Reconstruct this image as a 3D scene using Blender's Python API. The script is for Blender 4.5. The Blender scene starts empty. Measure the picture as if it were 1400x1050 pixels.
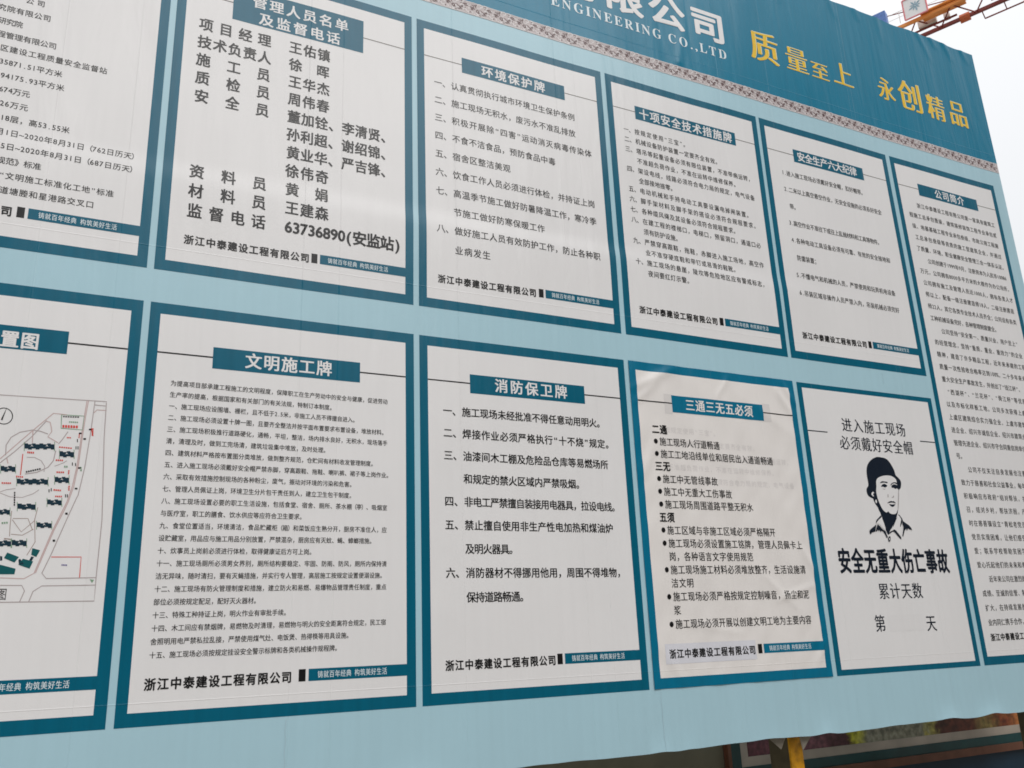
import bpy, math, random
from mathutils import Vector, Matrix
from mathutils.geometry import tessellate_polygon
random.seed(7)
# ---------------------------------------------------------------- scale: board units -> metres
S = 4.4                      # one layout unit of the banner in metres
Z0 = 1.6 + 0.28679946 * S    # height of the banner's layout origin

# ---------------------------------------------------------------- camera
scene = bpy.context.scene
C = scene.collection
cam_data = bpy.data.cameras.new('camera')
cam = bpy.data.objects.new('camera', cam_data); C.objects.link(cam)
right = (0.89816254, -0.43794421, -0.03884486)
up = (-0.09234566, -0.27429023, 0.95720277)
back = (-0.42985617, -0.85613652, -0.28679946)
cam.matrix_world = Matrix(((right[0], up[0], back[0], -0.42985617 * S),
                           (right[1], up[1], back[1], -0.85613652 * S),
                           (right[2], up[2], back[2], 1.6),
                           (0, 0, 0, 1)))
cam_data.sensor_width = 36.0
cam_data.lens = 36.0 * 1176.55 / 1400.0
cam_data.clip_start = 0.05
cam_data.clip_end = 4000.0
scene.camera = cam
scene.cycles.filter_width = 1.7

# ---------------------------------------------------------------- sky, sun, exposure
SUN_EL, SUN_AZ = math.radians(43), math.radians(164)     # azimuth of the sun measured from +Y towards +X
world = bpy.data.worlds.new("World"); scene.world = world; world.use_nodes = True
wn = world.node_tree.nodes; wl = world.node_tree.links
bg = wn['Background']
sky = wn.new('ShaderNodeTexSky'); sky.sky_type = 'NISHITA'; sky.sun_disc = False
sky.sun_elevation = SUN_EL; sky.sun_rotation = SUN_AZ
sky.air_density = 1.0; sky.dust_density = 3.0
tc = wn.new('ShaderNodeTexCoord')
sep = wn.new('ShaderNodeSeparateXYZ'); wl.new(tc.outputs['Generated'], sep.inputs[0])
ramp = wn.new('ShaderNodeMapRange'); ramp.inputs[1].default_value = 0.0; ramp.inputs[2].default_value = 0.9
ramp.inputs[3].default_value = 0.62; ramp.inputs[4].default_value = 1.25
wl.new(sep.outputs[2], ramp.inputs[0])
cn = wn.new('ShaderNodeTexNoise'); cn.inputs['Scale'].default_value = 1.6; cn.inputs['Detail'].default_value = 4
wl.new(tc.outputs['Generated'], cn.inputs['Vector'])
cr = wn.new('ShaderNodeMapRange'); cr.inputs[3].default_value = 0.94; cr.inputs[4].default_value = 1.06
wl.new(cn.outputs['Fac'], cr.inputs[0])
m1 = wn.new('ShaderNodeMath'); m1.operation = 'MULTIPLY'; wl.new(ramp.outputs[0], m1.inputs[0]); wl.new(cr.outputs[0], m1.inputs[1])
cloud = wn.new('ShaderNodeVectorMath'); cloud.operation = 'SCALE'; cloud.inputs[0].default_value = (7.75, 7.85, 7.98)
wl.new(m1.outputs[0], cloud.inputs['Scale'])
mixs = wn.new('ShaderNodeMix'); mixs.data_type = 'RGBA'; mixs.inputs[0].default_value = 0.93   # thick overcast
wl.new(sky.outputs[0], mixs.inputs[6]); wl.new(cloud.outputs[0], mixs.inputs[7])
wl.new(mixs.outputs[2], bg.inputs['Color']); bg.inputs['Strength'].default_value = 0.1
sun_d = bpy.data.lights.new('sun', 'SUN'); sun_d.energy = 1.1; sun_d.angle = math.radians(40); sun_d.color = (1.0, 0.985, 0.965)
sun = bpy.data.objects.new('sun', sun_d); C.objects.link(sun)
sdir = Vector((math.sin(SUN_AZ) * math.cos(SUN_EL), math.cos(SUN_AZ) * math.cos(SUN_EL), math.sin(SUN_EL)))
sun.rotation_euler = sdir.to_track_quat('Z', 'Y').to_euler()
scene.view_settings.view_transform = 'Standard'; scene.view_settings.look = 'None'
scene.view_settings.exposure = 0.46; scene.view_settings.gamma = 1.0
scene.view_settings.use_curve_mapping = False
# ---------------------------------------------------------------- printed text and drawings, in banner layout units (1e-5)
TEXTS={
'A1':[
(-52977,-51976,35532,'公司'),
(-55241,-51289,33992,'究院有限公司'),
(-55060,-53635,32453,'研究院'),
(-54959,-50470,30913,'程管理有限公司'),
(-54522,-45678,29373,'区建设工程质量安全监督站'),
(-54609,-49658,27833,'35871.51平方米'),
(-54328,-49327,26294,'94175.93平方米'),
(-54283,-52179,24754,'674万元'),
(-54044,-52185,23214,'26万元'),
(-53830,-48396,21674,'18层，高53.55米'),
(-53864,-41896,20134,'月1日~2020年8月31日（762日历天）'),
(-53439,-41937,18595,'5日~2020年8月31日（687日历天）'),
(-53424,-50409,17055,'规范》标准'),
(-53184,-43878,15515,'“文明施工标准化工地”标准'),
(-52828,-45519,13975,'道塘塍和星港路交叉口')],
'B1':[
(-36090,-29768,38084,'项目经理'),
(-36118,-29671,35795,'技术负责人'),
(-36121,-29682,33506,'施工员'),
(-36077,-29623,31217,'质检员'),
(-36029,-29626,28928,'安全员'),
(-35936,-29522,19771,'资料员'),
(-35891,-29486,17482,'材料员'),
(-35872,-29441,15193,'监督电话'),
(-26245,-22956,38084,'王佑镇'),
(-26173,-23015,35795,'徐\u3000晖'),
(-26163,-22914,33506,'王华杰'),
(-26131,-22903,31217,'周伟春'),
(-26116,-15227,28928,'董加铨、李清贤、'),
(-26142,-15221,26639,'孙利超、谢绍锦、'),
(-26063,-15213,24350,'黄业华、严吉锋、'),
(-26088,-22782,22060,'徐伟奇'),
(-26012,-22770,19771,'黄\u3000娟'),
(-25978,-22714,17482,'王建森'),
(-26262,-13912,15193,'63736890(安监站)')],
'B1T':[
(-30499,-20914,42943,'管理人员名单'),
(-29675,-21895,40816,'及监督电话')],
'C1T':[
(-1759,5879,41941,'环境保护牌')],
'C1':[
(-8692,-8692,38462,'一、'),
(-8575,-8575,35944,'二、'),
(-8576,-8576,33426,'三、'),
(-8616,-8616,30907,'四、'),
(-8559,-8559,28389,'五、'),
(-8598,-8598,25870,'六、'),
(-8597,-8597,23352,'七、'),
(-8482,-8482,18315,'八、'),
(-6294,10521,38462,'认真贯彻执行城市环境卫生保护条例'),
(-6424,10466,35944,'施工现场无积水，废污水不准乱排放'),
(-6399,12770,33426,'积极开展除“四害”运动消灭病毒传染体'),
(-6392,7097,30907,'不食不洁食品，预防食品中毒'),
(-6353,450,28389,'宿舍区整洁美观'),
(-6267,12682,25870,'饮食工作人员必须进行体检，并持证上岗'),
(-6318,12733,23352,'高温季节施工做好防暑降温工作，寒冷季'),
(-6315,4927,20833,'节施工做好防寒保暖工作'),
(-6330,12834,18315,'做好施工人员有效防护工作，防止各种职'),
(-6250,-2804,15797,'业病发生')],
'D1T':[
(22551,37447,41941,'十项安全技术措施牌')],
'D1':[
(19356,19356,38764,'一、'),
(19305,19305,37223,'二、'),
(19274,19274,35682,'三、'),
(19273,19273,32601,'四、'),
(19292,19292,29519,'五、'),
(19243,19243,27978,'六、'),
(19233,19233,26438,'七、'),
(19205,19205,24897,'八、'),
(19258,19258,21815,'九、'),
(19236,19236,18734,'十、'),
(21020,29466,38764,'按规定使用“三宝”。'),
(21089,35024,37223,'机械设备防护装置一定要齐全有效。'),
(21057,40928,35682,'塔吊等起重设备必须有限位装置，不准带病运转，'),
(21136,37988,34141,'不准超负荷作业，不准在运转中维修保养。'),
(21160,40859,32601,'架设电线，线路必须符合电力局的规定，电气设备'),
(21085,26387,31060,'全部接地接零。'),
(21109,39735,29519,'电动机械和手持电动工具要设漏电掉闸装置。'),
(21057,40852,27978,'脚手架材料及脚手架的搭设必须符合规程要求。'),
(21204,36875,26438,'各种缆风绳及其设备必须符合规程要求。'),
(21144,40846,24897,'在建工程的楼梯口，电梯口，预留洞口，通道口必'),
(20995,26400,23356,'须有防护设施。'),
(21022,40922,21815,'严禁穿高跟鞋，拖鞋，赤脚进入施工场地，高空作'),
(21096,35989,20275,'业不准穿硬底鞋和带钉或易滑的鞋靴。'),
(21044,40954,18734,'施工现场的悬崖，陡坎等危险地区应有警戒标志，'),
(21031,27475,17193,'夜间要红灯示警。')],
'E1T':[
(52051,63212,42020,'安全生产六大纪律')],
'E1':[
(47597,64657,38420,'1.进入施工现场必须戴好安全帽，扣好帽带。'),
(47595,67802,35581,'2.二米以上高空悬空作业，无安全设施的必须系好安全'),
(48540,49410,32742,'带。'),
(47802,66448,29903,'3.高空作业不准往下或往上乱抛材料和工具等物件。'),
(47835,67754,27064,'4.各种电动工具设备必须有可靠、有效的安全接地和'),
(48540,52000,24224,'防雷装置；'),
(47737,67567,21385,'5.不懂电气和机械的人员，严禁使用和玩弄机电设备'),
(47720,67765,18546,'6.吊装区域非操作人员严禁入内，吊装机械必须完好')],
'FT':[
(83292,89049,42024,'公司简介')],
'F':[
(77577,96614,38738,'浙江中泰建设工程有限公司是一家具有建筑工'),
(75413,96482,36694,'程施工总承包壹级，建筑装修装饰工程专业承包贰'),
(75531,96350,34651,'级、地基基础工程专业承包叁级、市政公用工程施'),
(75774,96535,32608,'工总承包叁级等资质的施工型建筑企业，并通过'),
(75675,97033,30565,'了质量、环境、职业健康安全管理三合一体系认证。'),
(77566,96841,28521,'公司创建于1999年9月，注册资本为人民币10086'),
(75386,97198,26478,'万元，公司拥有8000多平方米的大楼作为办公场所，'),
(75626,97113,24435,'公司拥有施工及管理人员近1000人，拥有各类人才'),
(75535,96736,22392,'师以上，配备一级注册建造师18人，二级注册建造'),
(75559,96708,20348,'师22人，其它各类专业技术人员齐全；公司设有各类'),
(75542,91349,18305,'工种机械设备完好，各种管理制度健全。'),
(77605,95942,16262,'公司坚持“安全第一、质量兴业、用户至上”'),
(75475,96305,14219,'的经营理念，坚持“重质、重业、重效力”的企业'),
(75634,96463,12175,'精神，建造了许多精品工程，近年来承建的工程'),
(75582,95820,10132,'质量一次性验收合格率达到100%，二十多年来未'),
(75687,94173,8089,'重大安全生产事故发生，并创出了“钱江杯”、'),
(76159,94553,6045,'“西湖杯”、“兰花杯”、“舜江杯”等优质'),
(75637,93809,4002,'以及市标化样板工地。公司多次获得上虞'),
(75750,93136,1959,'上虞区建筑综合实力强企业、上虞市建筑'),
(75688,92541,-84,'进企业、绍兴市诚信企业、绍兴市建筑业'),
(75686,91883,-2128,'管理先进企业、绍兴市守合同重信用单位'),
(75624,76534,-4171,'号。'),
(77675,90525,-6214,'公司不仅关注自身发展也注重'),
(75536,89826,-8257,'致力于慈善和社会公益事业，每年'),
(75620,89234,-10301,'积极响应市政府“结对帮扶，共'),
(75591,88519,-12344,'召，结对乡村，帮扶济困，产'),
(75573,87847,-14387,'时在慈善镇设立“青松老党员'),
(75633,87238,-16430,'党员实现困难，让他们感受'),
(75649,86545,-18474,'爱；联系学校帮助贫困学'),
(75705,85861,-20517,'爱心托起他们的未来和希'),
(77726,85206,-22560,'近年来公司在激烈的'),
(75638,84553,-24603,'成绩、至诚的信誉、制'),
(75527,83896,-26647,'扩大，在持续发展的'),
(75633,83247,-28690,'业内同仁携手合作，')],
'B2T':[
(-29210,-21980,-424,'文明施工牌')],
'B2':[
(-36591,-15310,-3470,'为提高项目部承建工程施工的文明程度，保障职工在生产劳动中的安全与健康，促进劳动'),
(-36573,-21042,-4611,'生产率的提高，根据国家和有关部门的有关法规，特制订本制度。'),
(-36557,-18574,-5752,'一、施工现场应设围墙、栅栏，且不低于2.5米，非施工人员不得擅自进入。'),
(-36601,-15421,-6894,'二、施工现场必须设置十牌一图，且要齐全整洁并按平面布置要求布置设备，堆放材料。'),
(-36585,-15325,-8035,'三、施工现场积极推行道路硬化，通畅，平坦，整洁，场内排水良好，无积水，现场落手'),
(-36568,-21592,-9177,'清，清理及时，做到工完场清，建筑垃圾集中堆放，及时处理。'),
(-36587,-16572,-10318,'四、建筑材料严格按布置图分类堆放，做到整齐规范，仓贮间有材料收发管理制度。'),
(-36613,-14902,-11460,'五、进入施工现场必须戴好安全帽严禁赤脚，穿高跟鞋、拖鞋、喇叭裤、裙子等上岗作业。'),
(-36628,-18816,-12601,'六、采取有效措施控制现场的各种粉尘，废气，振动对环境的污染和危害。'),
(-36608,-18828,-13742,'七、管理人员佩证上岗，环境卫生分片包干责任到人，建立卫生包干制度。'),
(-36588,-15345,-14884,'八、施工现场设置必要的职工生活设施，包括食堂、宿舍、厕所、茶水棚（亭）、吸烟室'),
(-36598,-23796,-16025,'与医疗室，职工的膳食、饮水供应等应符合卫生要求。'),
(-36624,-15381,-17167,'九、食堂位置适当，环境清洁，食品贮藏柜（箱）和菜饭应生熟分开，厨房不准住人，应'),
(-36613,-16658,-18308,'设贮藏室，用品应与施工用品分别放置，严禁混杂，厨房应有灭蚊、蝇、蟑螂措施。'),
(-36618,-22735,-19449,'十、炊事员上岗前必须进行体检，取得健康证后方可上岗。'),
(-36618,-15368,-20591,'十一、施工现场厕所必须男女界别，厕所结构要稳定、牢固、防雨、防风，厕所内保持清'),
(-36605,-15539,-21732,'洁无异味，随时清扫，要有灭蝇措施，并实行专人管理，高层施工按规定设置便溺设施。'),
(-36645,-15412,-22874,'十二、施工现场有防火管理制度和措施，建立防火和易燃、易爆物品管理责任制度，重点'),
(-36665,-27833,-24015,'部位必须按规定配足，配好灭火器材。'),
(-36645,-25001,-25157,'十三、特殊工种持证上岗，明火作业有审批手续。'),
(-36623,-15430,-26298,'十四、木工间应有禁烟牌，易燃物及时清理，易燃物与明火的安全距离符合规定，民工宿'),
(-36654,-18893,-27439,'舍照明用电严禁私拉乱接，严禁使用煤气灶、电饭煲、热得筷等用具设施。'),
(-36667,-20009,-28581,'十五、施工现场必须按规定挂设安全警示标牌和各类机械操作规程牌。')],
'C2T':[
(-1382,6452,-391,'消防保卫牌')],
'C2':[
(-8046,-8046,-3871,'一、'),
(-8094,-8094,-6390,'二、'),
(-8043,-8043,-8910,'三、'),
(-8140,-8140,-13950,'四、'),
(-8163,-8163,-16470,'五、'),
(-8195,-8195,-21509,'六、'),
(-5810,11715,-3871,'施工现场未经批准不得任意动用明火。'),
(-5837,12759,-6390,'焊接作业必须严格执行“十不烧”规定。'),
(-5862,11847,-8910,'油漆间木工棚及危险品仓库等易燃场所'),
(-5906,8324,-11430,'和规定的禁火区域内严禁吸烟。'),
(-5874,12990,-13950,'非电工严禁擅自装接用电器具，拉设电线。'),
(-5873,11906,-16470,'禁止擅自使用非生产性电加热和煤油炉'),
(-5919,-656,-18989,'及明火器具。'),
(-5898,13084,-21509,'消防器材不得挪用他用，周围不得堆物，'),
(-5965,419,-24029,'保持道路畅通。')],
'D2T':[
(25416,35102,-430,'三通三无五必须')],
'D2B':[
(19699,20859,-3999,'二通'),
(19714,20859,-8667,'三无'),
(19682,20827,-14951,'五须')],
'D2':[
(19580,29024,-5534,'●施工现场人行道畅通'),
(19574,37693,-7098,'●施工工地沿线单位和居民出入通道畅通'),
(19545,28094,-10228,'●施工中无管线事故'),
(19539,30147,-11793,'●施工中无重大工伤事故'),
(19553,33410,-13358,'●施工现场周围道路平整无积水'),
(19512,36636,-16487,'●施工区域与非施工区域必须严格隔开'),
(19555,40893,-18052,'●施工现场必须设置施工铭牌，管理人员佩卡上'),
(20574,32494,-19617,'岗，各种语言文字使用规范'),
(19530,40980,-21181,'●施工现场施工材料必须堆放整齐，生活设施清'),
(20564,22797,-22746,'洁文明'),
(19522,40999,-24311,'●施工现场必须严格按规定控制噪音，扬尘和泥'),
(20578,20604,-25876,'浆'),
(19489,40827,-27441,'●施工现场必须开展以创建文明工地为主要内容')],
'E2':[
(53021,63886,-958,'进入施工现场'),
(52079,64822,-3610,'必须戴好安全帽'),
(55107,61595,-24068,'累计天数'),
(53462,53489,-28240,'第'),
(63240,63269,-28458,'天')],
'E2B':[
(48665,67844,-20038,'安全无重大伤亡事故')],
'A2T':[
(-50671,-49118,-692,'置图'),
(-49559,-48708,-23102,'意图')],
'CO':[
(-36228,-24274,11977,'浙江中泰建设工程有限公司'),
(-8685,3101,11809,'浙江中泰建设工程有限公司'),
(19663,31440,11780,'浙江中泰建设工程有限公司'),
(47198,59142,11866,'浙江中泰建设工程有限公司'),
(-36660,-24760,-31122,'浙江中泰建设工程有限公司'),
(-8414,3327,-30601,'浙江中泰建设工程有限公司'),
(19262,31056,-30678,'浙江中泰建设工程有限公司'),
(75574,82228,-30810,'浙江中泰建设工'),
(-64340,-52603,11688,'浙江中泰建设工程有限公司')],
'SL':[
(5976,12372,11914,'铸就百年经典 构筑美好生活'),
(-21810,-15457,-30926,'铸就百年经典 构筑美好生活'),
(6038,12281,-30528,'铸就百年经典 构筑美好生活'),
(33793,40264,-30640,'铸就百年经典 构筑美好生活'),
(-21600,-15288,11844,'铸就百年经典 构筑美好生活'),
(34037,40547,11973,'铸就百年经典 构筑美好生活'),
(-49821,-43295,11985,'铸就百年经典 构筑美好生活'),
(-47949,-43239,-30715,'年经典 构筑美好生活')],
'H':[
(20505,37028,60834,'限公司')],
'HE':[
(9671,38763,57084,'ENGINEERING CO.,LTD')],
'G':[
(47500,47548,60853,'质'),
(54273,54324,60519,'量'),
(59247,59299,60079,'至'),
(64551,64605,60544,'上'),
(74999,75056,60742,'永'),
(81359,81418,61066,'创'),
(87542,87604,60238,'精'),
(93525,93589,60296,'品')],
}
PORTRAIT=[
('k',1,[58239,-5311,57768,-5391,56771,-5816,56006,-6448,55577,-7187,55413,-8104,55439,-8878,55372,-9590,54966,-9991,54854,-10508,55008,-11013,55476,-11289,55888,-11428,56016,-11806,56237,-12245,56544,-12617,56676,-13058,56893,-13433,56977,-14317,57136,-14944,57288,-15445,57500,-16070,57770,-16442,58290,-15740,58934,-15285,59567,-14508,60145,-13599,60481,-12947,60951,-11509,61369,-10059,61818,-9648,62071,-8979,61995,-8520,61622,-8141,61233,-7828,61111,-7172,60800,-6524,60241,-5757,59584,-5421,58780,-5333]),
('w',1,[57146,-8737,57546,-8394,58427,-8092,59367,-7956,60271,-8006,60859,-8242,61153,-8558,61161,-9150,61289,-9932,61138,-10722,60914,-11511,60574,-12557,60145,-13214,59816,-13454,59172,-13497,58748,-13381,58445,-13134,58138,-13296,57723,-13155,57361,-12783,57057,-12154,56843,-11522,56737,-10885,56756,-10241,56956,-9588,57004,-9133]),
('w',1,[55673,-10796,55959,-10465,56267,-10517,56149,-10650,55989,-10810,56116,-11036,55959,-11106]),
('w',1,[56291,-11605,56479,-11560,56538,-11852,56370,-12049,56225,-11901]),
('k',1,[57738,-9140,58162,-8861,58704,-8863,59240,-8905,59182,-9078,58668,-9022,58166,-9082]),
('k',1,[57880,-9549,58304,-9272,58712,-9228,59118,-9432,58996,-9568,58890,-9637,58597,-9727,58256,-9637,57929,-9651]),
('k',1,[59830,-9272,60122,-9037,60616,-8884,61152,-8953,61276,-9211,61105,-9152,60672,-9039,60230,-9124,59873,-9401]),
('k',1,[59916,-9530,60254,-9254,60724,-9208,61244,-9343,61461,-9597,61326,-9930,60964,-9748,60664,-9852,60331,-9709,59968,-9697]),
('k',1,[58532,-11978,58950,-11732,59427,-11626,59632,-11684,59913,-11648,60262,-11947,59858,-11883,59556,-11854,59187,-11879]),
('k',1,[58902,-12094,59492,-12127,60102,-12081,59803,-12349,59413,-12464,59085,-12320]),
('g',1,[58993,-10607,58808,-10937,58881,-11167,59009,-10930]),
('g',1,[59549,-11105,59900,-11157,60130,-10954,60014,-10828,59839,-11029]),
('g',1,[58024,-9867,58367,-9944,58707,-9879,58379,-10048]),
('g',1,[61102,-10331,61219,-10458,60629,-12556,60420,-12820]),
('w',0,[56971,-13874,57048,-14315,57240,-14879,57342,-15444,57329,-15885,56977,-15640,56470,-15148,56038,-14868,55729,-14913,55718,-14725,56094,-14465,56515,-14164]),
('k',0,[56991,-13785,56777,-13791,56254,-14145,55834,-14446,55683,-14726,55702,-14876,55909,-14658,56394,-14306,56906,-14002]),
('k',0,[55939,-14996,56352,-15276,56785,-15707,57261,-15949,57413,-16448,57519,-16759,57312,-16887,57071,-16391,56802,-16020,56476,-15901,56256,-16092,56164,-15719,55917,-16036,55860,-15662,55613,-15979,55388,-16046,55430,-15858,55683,-15353]),
('k',0,[55674,-15002,55306,-15236,54614,-15600,54204,-15881,54101,-16194,54255,-16439,54572,-16185,55037,-16052,55248,-16048,55465,-15545]),
('w',0,[60343,-13529,59886,-13926,59355,-14641,58753,-15289,58231,-15994,58584,-15861,58989,-15664,59357,-15783,59780,-16281,60183,-16717,60447,-16143,60417,-15508,60296,-15256,60540,-14613,60831,-14158,60740,-13776]),
('k',0,[60352,-13491,60597,-13612,60954,-14027,61061,-14345,60907,-14605,60524,-15060,60299,-15320,60308,-15129,60592,-14548,60761,-14224,60578,-13844,60322,-13620]),
('k',0,[59025,-15663,58626,-15835,58141,-15995,57799,-16316,58082,-16248,58590,-15987,58951,-15980,59388,-16414,59826,-16849,60052,-17035,60152,-16844,59780,-16281,59351,-15808]),
('k',0,[61045,-14409,61443,-14656,62097,-14988,62471,-15339,62624,-15695,62131,-15602,61799,-15455,61531,-15805,61462,-15488,61088,-15750,60781,-16264,60562,-16648,60447,-16523,60746,-15884,60991,-15242,60845,-14862]),
('k',0,[60084,-13857,59703,-14314,59190,-14962,58934,-15285,58825,-15287,59129,-14837,59643,-14188]),
('k',1,[57869,-16628,57662,-16757,57514,-17009,57531,-17321,57695,-17382,57917,-17191,58025,-16877,58004,-16664]),
('w',1,[57838,-16842,57710,-17006,57738,-17194,57871,-17004])]
MAP_LINES=[
('p',1,[-4392,-581,-4401,-733,-4407,-891,-4418,-1201,-4437,-1384,-4467,-1525,-4498,-1615,-4555,-1782,-4658,-2145,-4729,-2191,-4907,-2183]),
('p',1,[-4380,-580,-4391,-732,-4398,-890,-4408,-1200,-4426,-1384,-4457,-1525,-4482,-1604,-4545,-1781,-4648,-2145]),
('g',1,[-4327,-588,-4335,-875,-4354,-1208,-4384,-1462,-4392,-1482,-4439,-1632,-4547,-1993,-4599,-2145,-4561,-2190,-4173,-2184]),
('p',1,[-4324,-695,-4303,-666,-4223,-665]),
('g',1,[-5380,-619,-5088,-593,-4265,-581,-4226,-582]),
('g',1,[-4230,-591,-4220,-920,-4171,-1675,-4173,-2184,-4170,-2384,-4884,-2384,-5163,-2381]),
('g',1,[-4326,-620,-4227,-623]),
('g',1,[-5180,-2243,-4896,-2245,-4739,-2247,-4714,-2293,-4741,-2385]),
('g',1,[-4674,-2386,-4650,-2298,-4588,-2252,-4174,-2248]),
('r',1,[-4541,-2007,-4308,-2006,-4304,-2185]),
('g',1,[-5019,-1203,-4920,-1098,-4798,-949,-4700,-798]),
('p',1,[-5023,-1168,-4872,-984,-4772,-865,-4653,-727,-4545,-732]),
('g',1,[-4984,-1132,-4990,-1042,-4960,-970,-4897,-920,-4804,-893,-4742,-899,-4678,-920]),
('p',1,[-4703,-806,-4672,-811,-4658,-857,-4650,-897,-4676,-946,-4590,-996]),
('r',1,[-4854,-1114,-4853,-1204,-4852,-1303]),
('p',1,[-4798,-898,-4792,-1009]),
('p',1,[-4973,-1156,-4958,-1204]),
('g',1,[-4520,-888,-4558,-963,-4585,-1006]),
('g',1,[-4818,-1291,-4729,-1272,-4647,-1223,-4610,-1160,-4601,-1068]),
('g',0.7,[-4821,-1142,-4761,-1139,-4706,-1166,-4674,-1214,-4674,-1264]),
('g',0.7,[-4596,-1210,-4528,-1176,-4504,-1155]),
('g',0.7,[-4989,-1465,-4910,-1496,-4817,-1498,-4735,-1461,-4696,-1425]),
('g',0.7,[-4990,-1456,-4942,-1434,-4876,-1422]),
('n',0.7,[-4884,-1616,-4882,-1740,-4876,-1835]),
('n',0.7,[-4688,-1580,-4702,-1688,-4678,-1880,-4729,-1994]),
('n',0.7,[-4868,-1682,-4754,-1679,-4710,-1775]),
('n',0.7,[-4866,-1816,-4781,-1824,-4702,-1770]),
('n',0.7,[-4871,-1692,-4793,-1796,-4702,-1698]),
('e',1,[-4587,-735,-4403,-733,-4405,-864,-4579,-861,-4587,-735]),
('k',1,[-4970,-778,-4970,-797,-4975,-815,-4984,-831,-4996,-843,-5012,-852,-5028,-855,-5046,-854,-5063,-848,-5078,-838,-5090,-824,-5098,-807,-5103,-788,-5102,-769,-5098,-751,-5089,-735,-5077,-723,-5062,-714,-5045,-710,-5028,-711,-5011,-717,-4996,-728,-4983,-742,-4975,-759,-4970,-778]),
('r',1.2,[-4333,-844,-4313,-916])]
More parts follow.
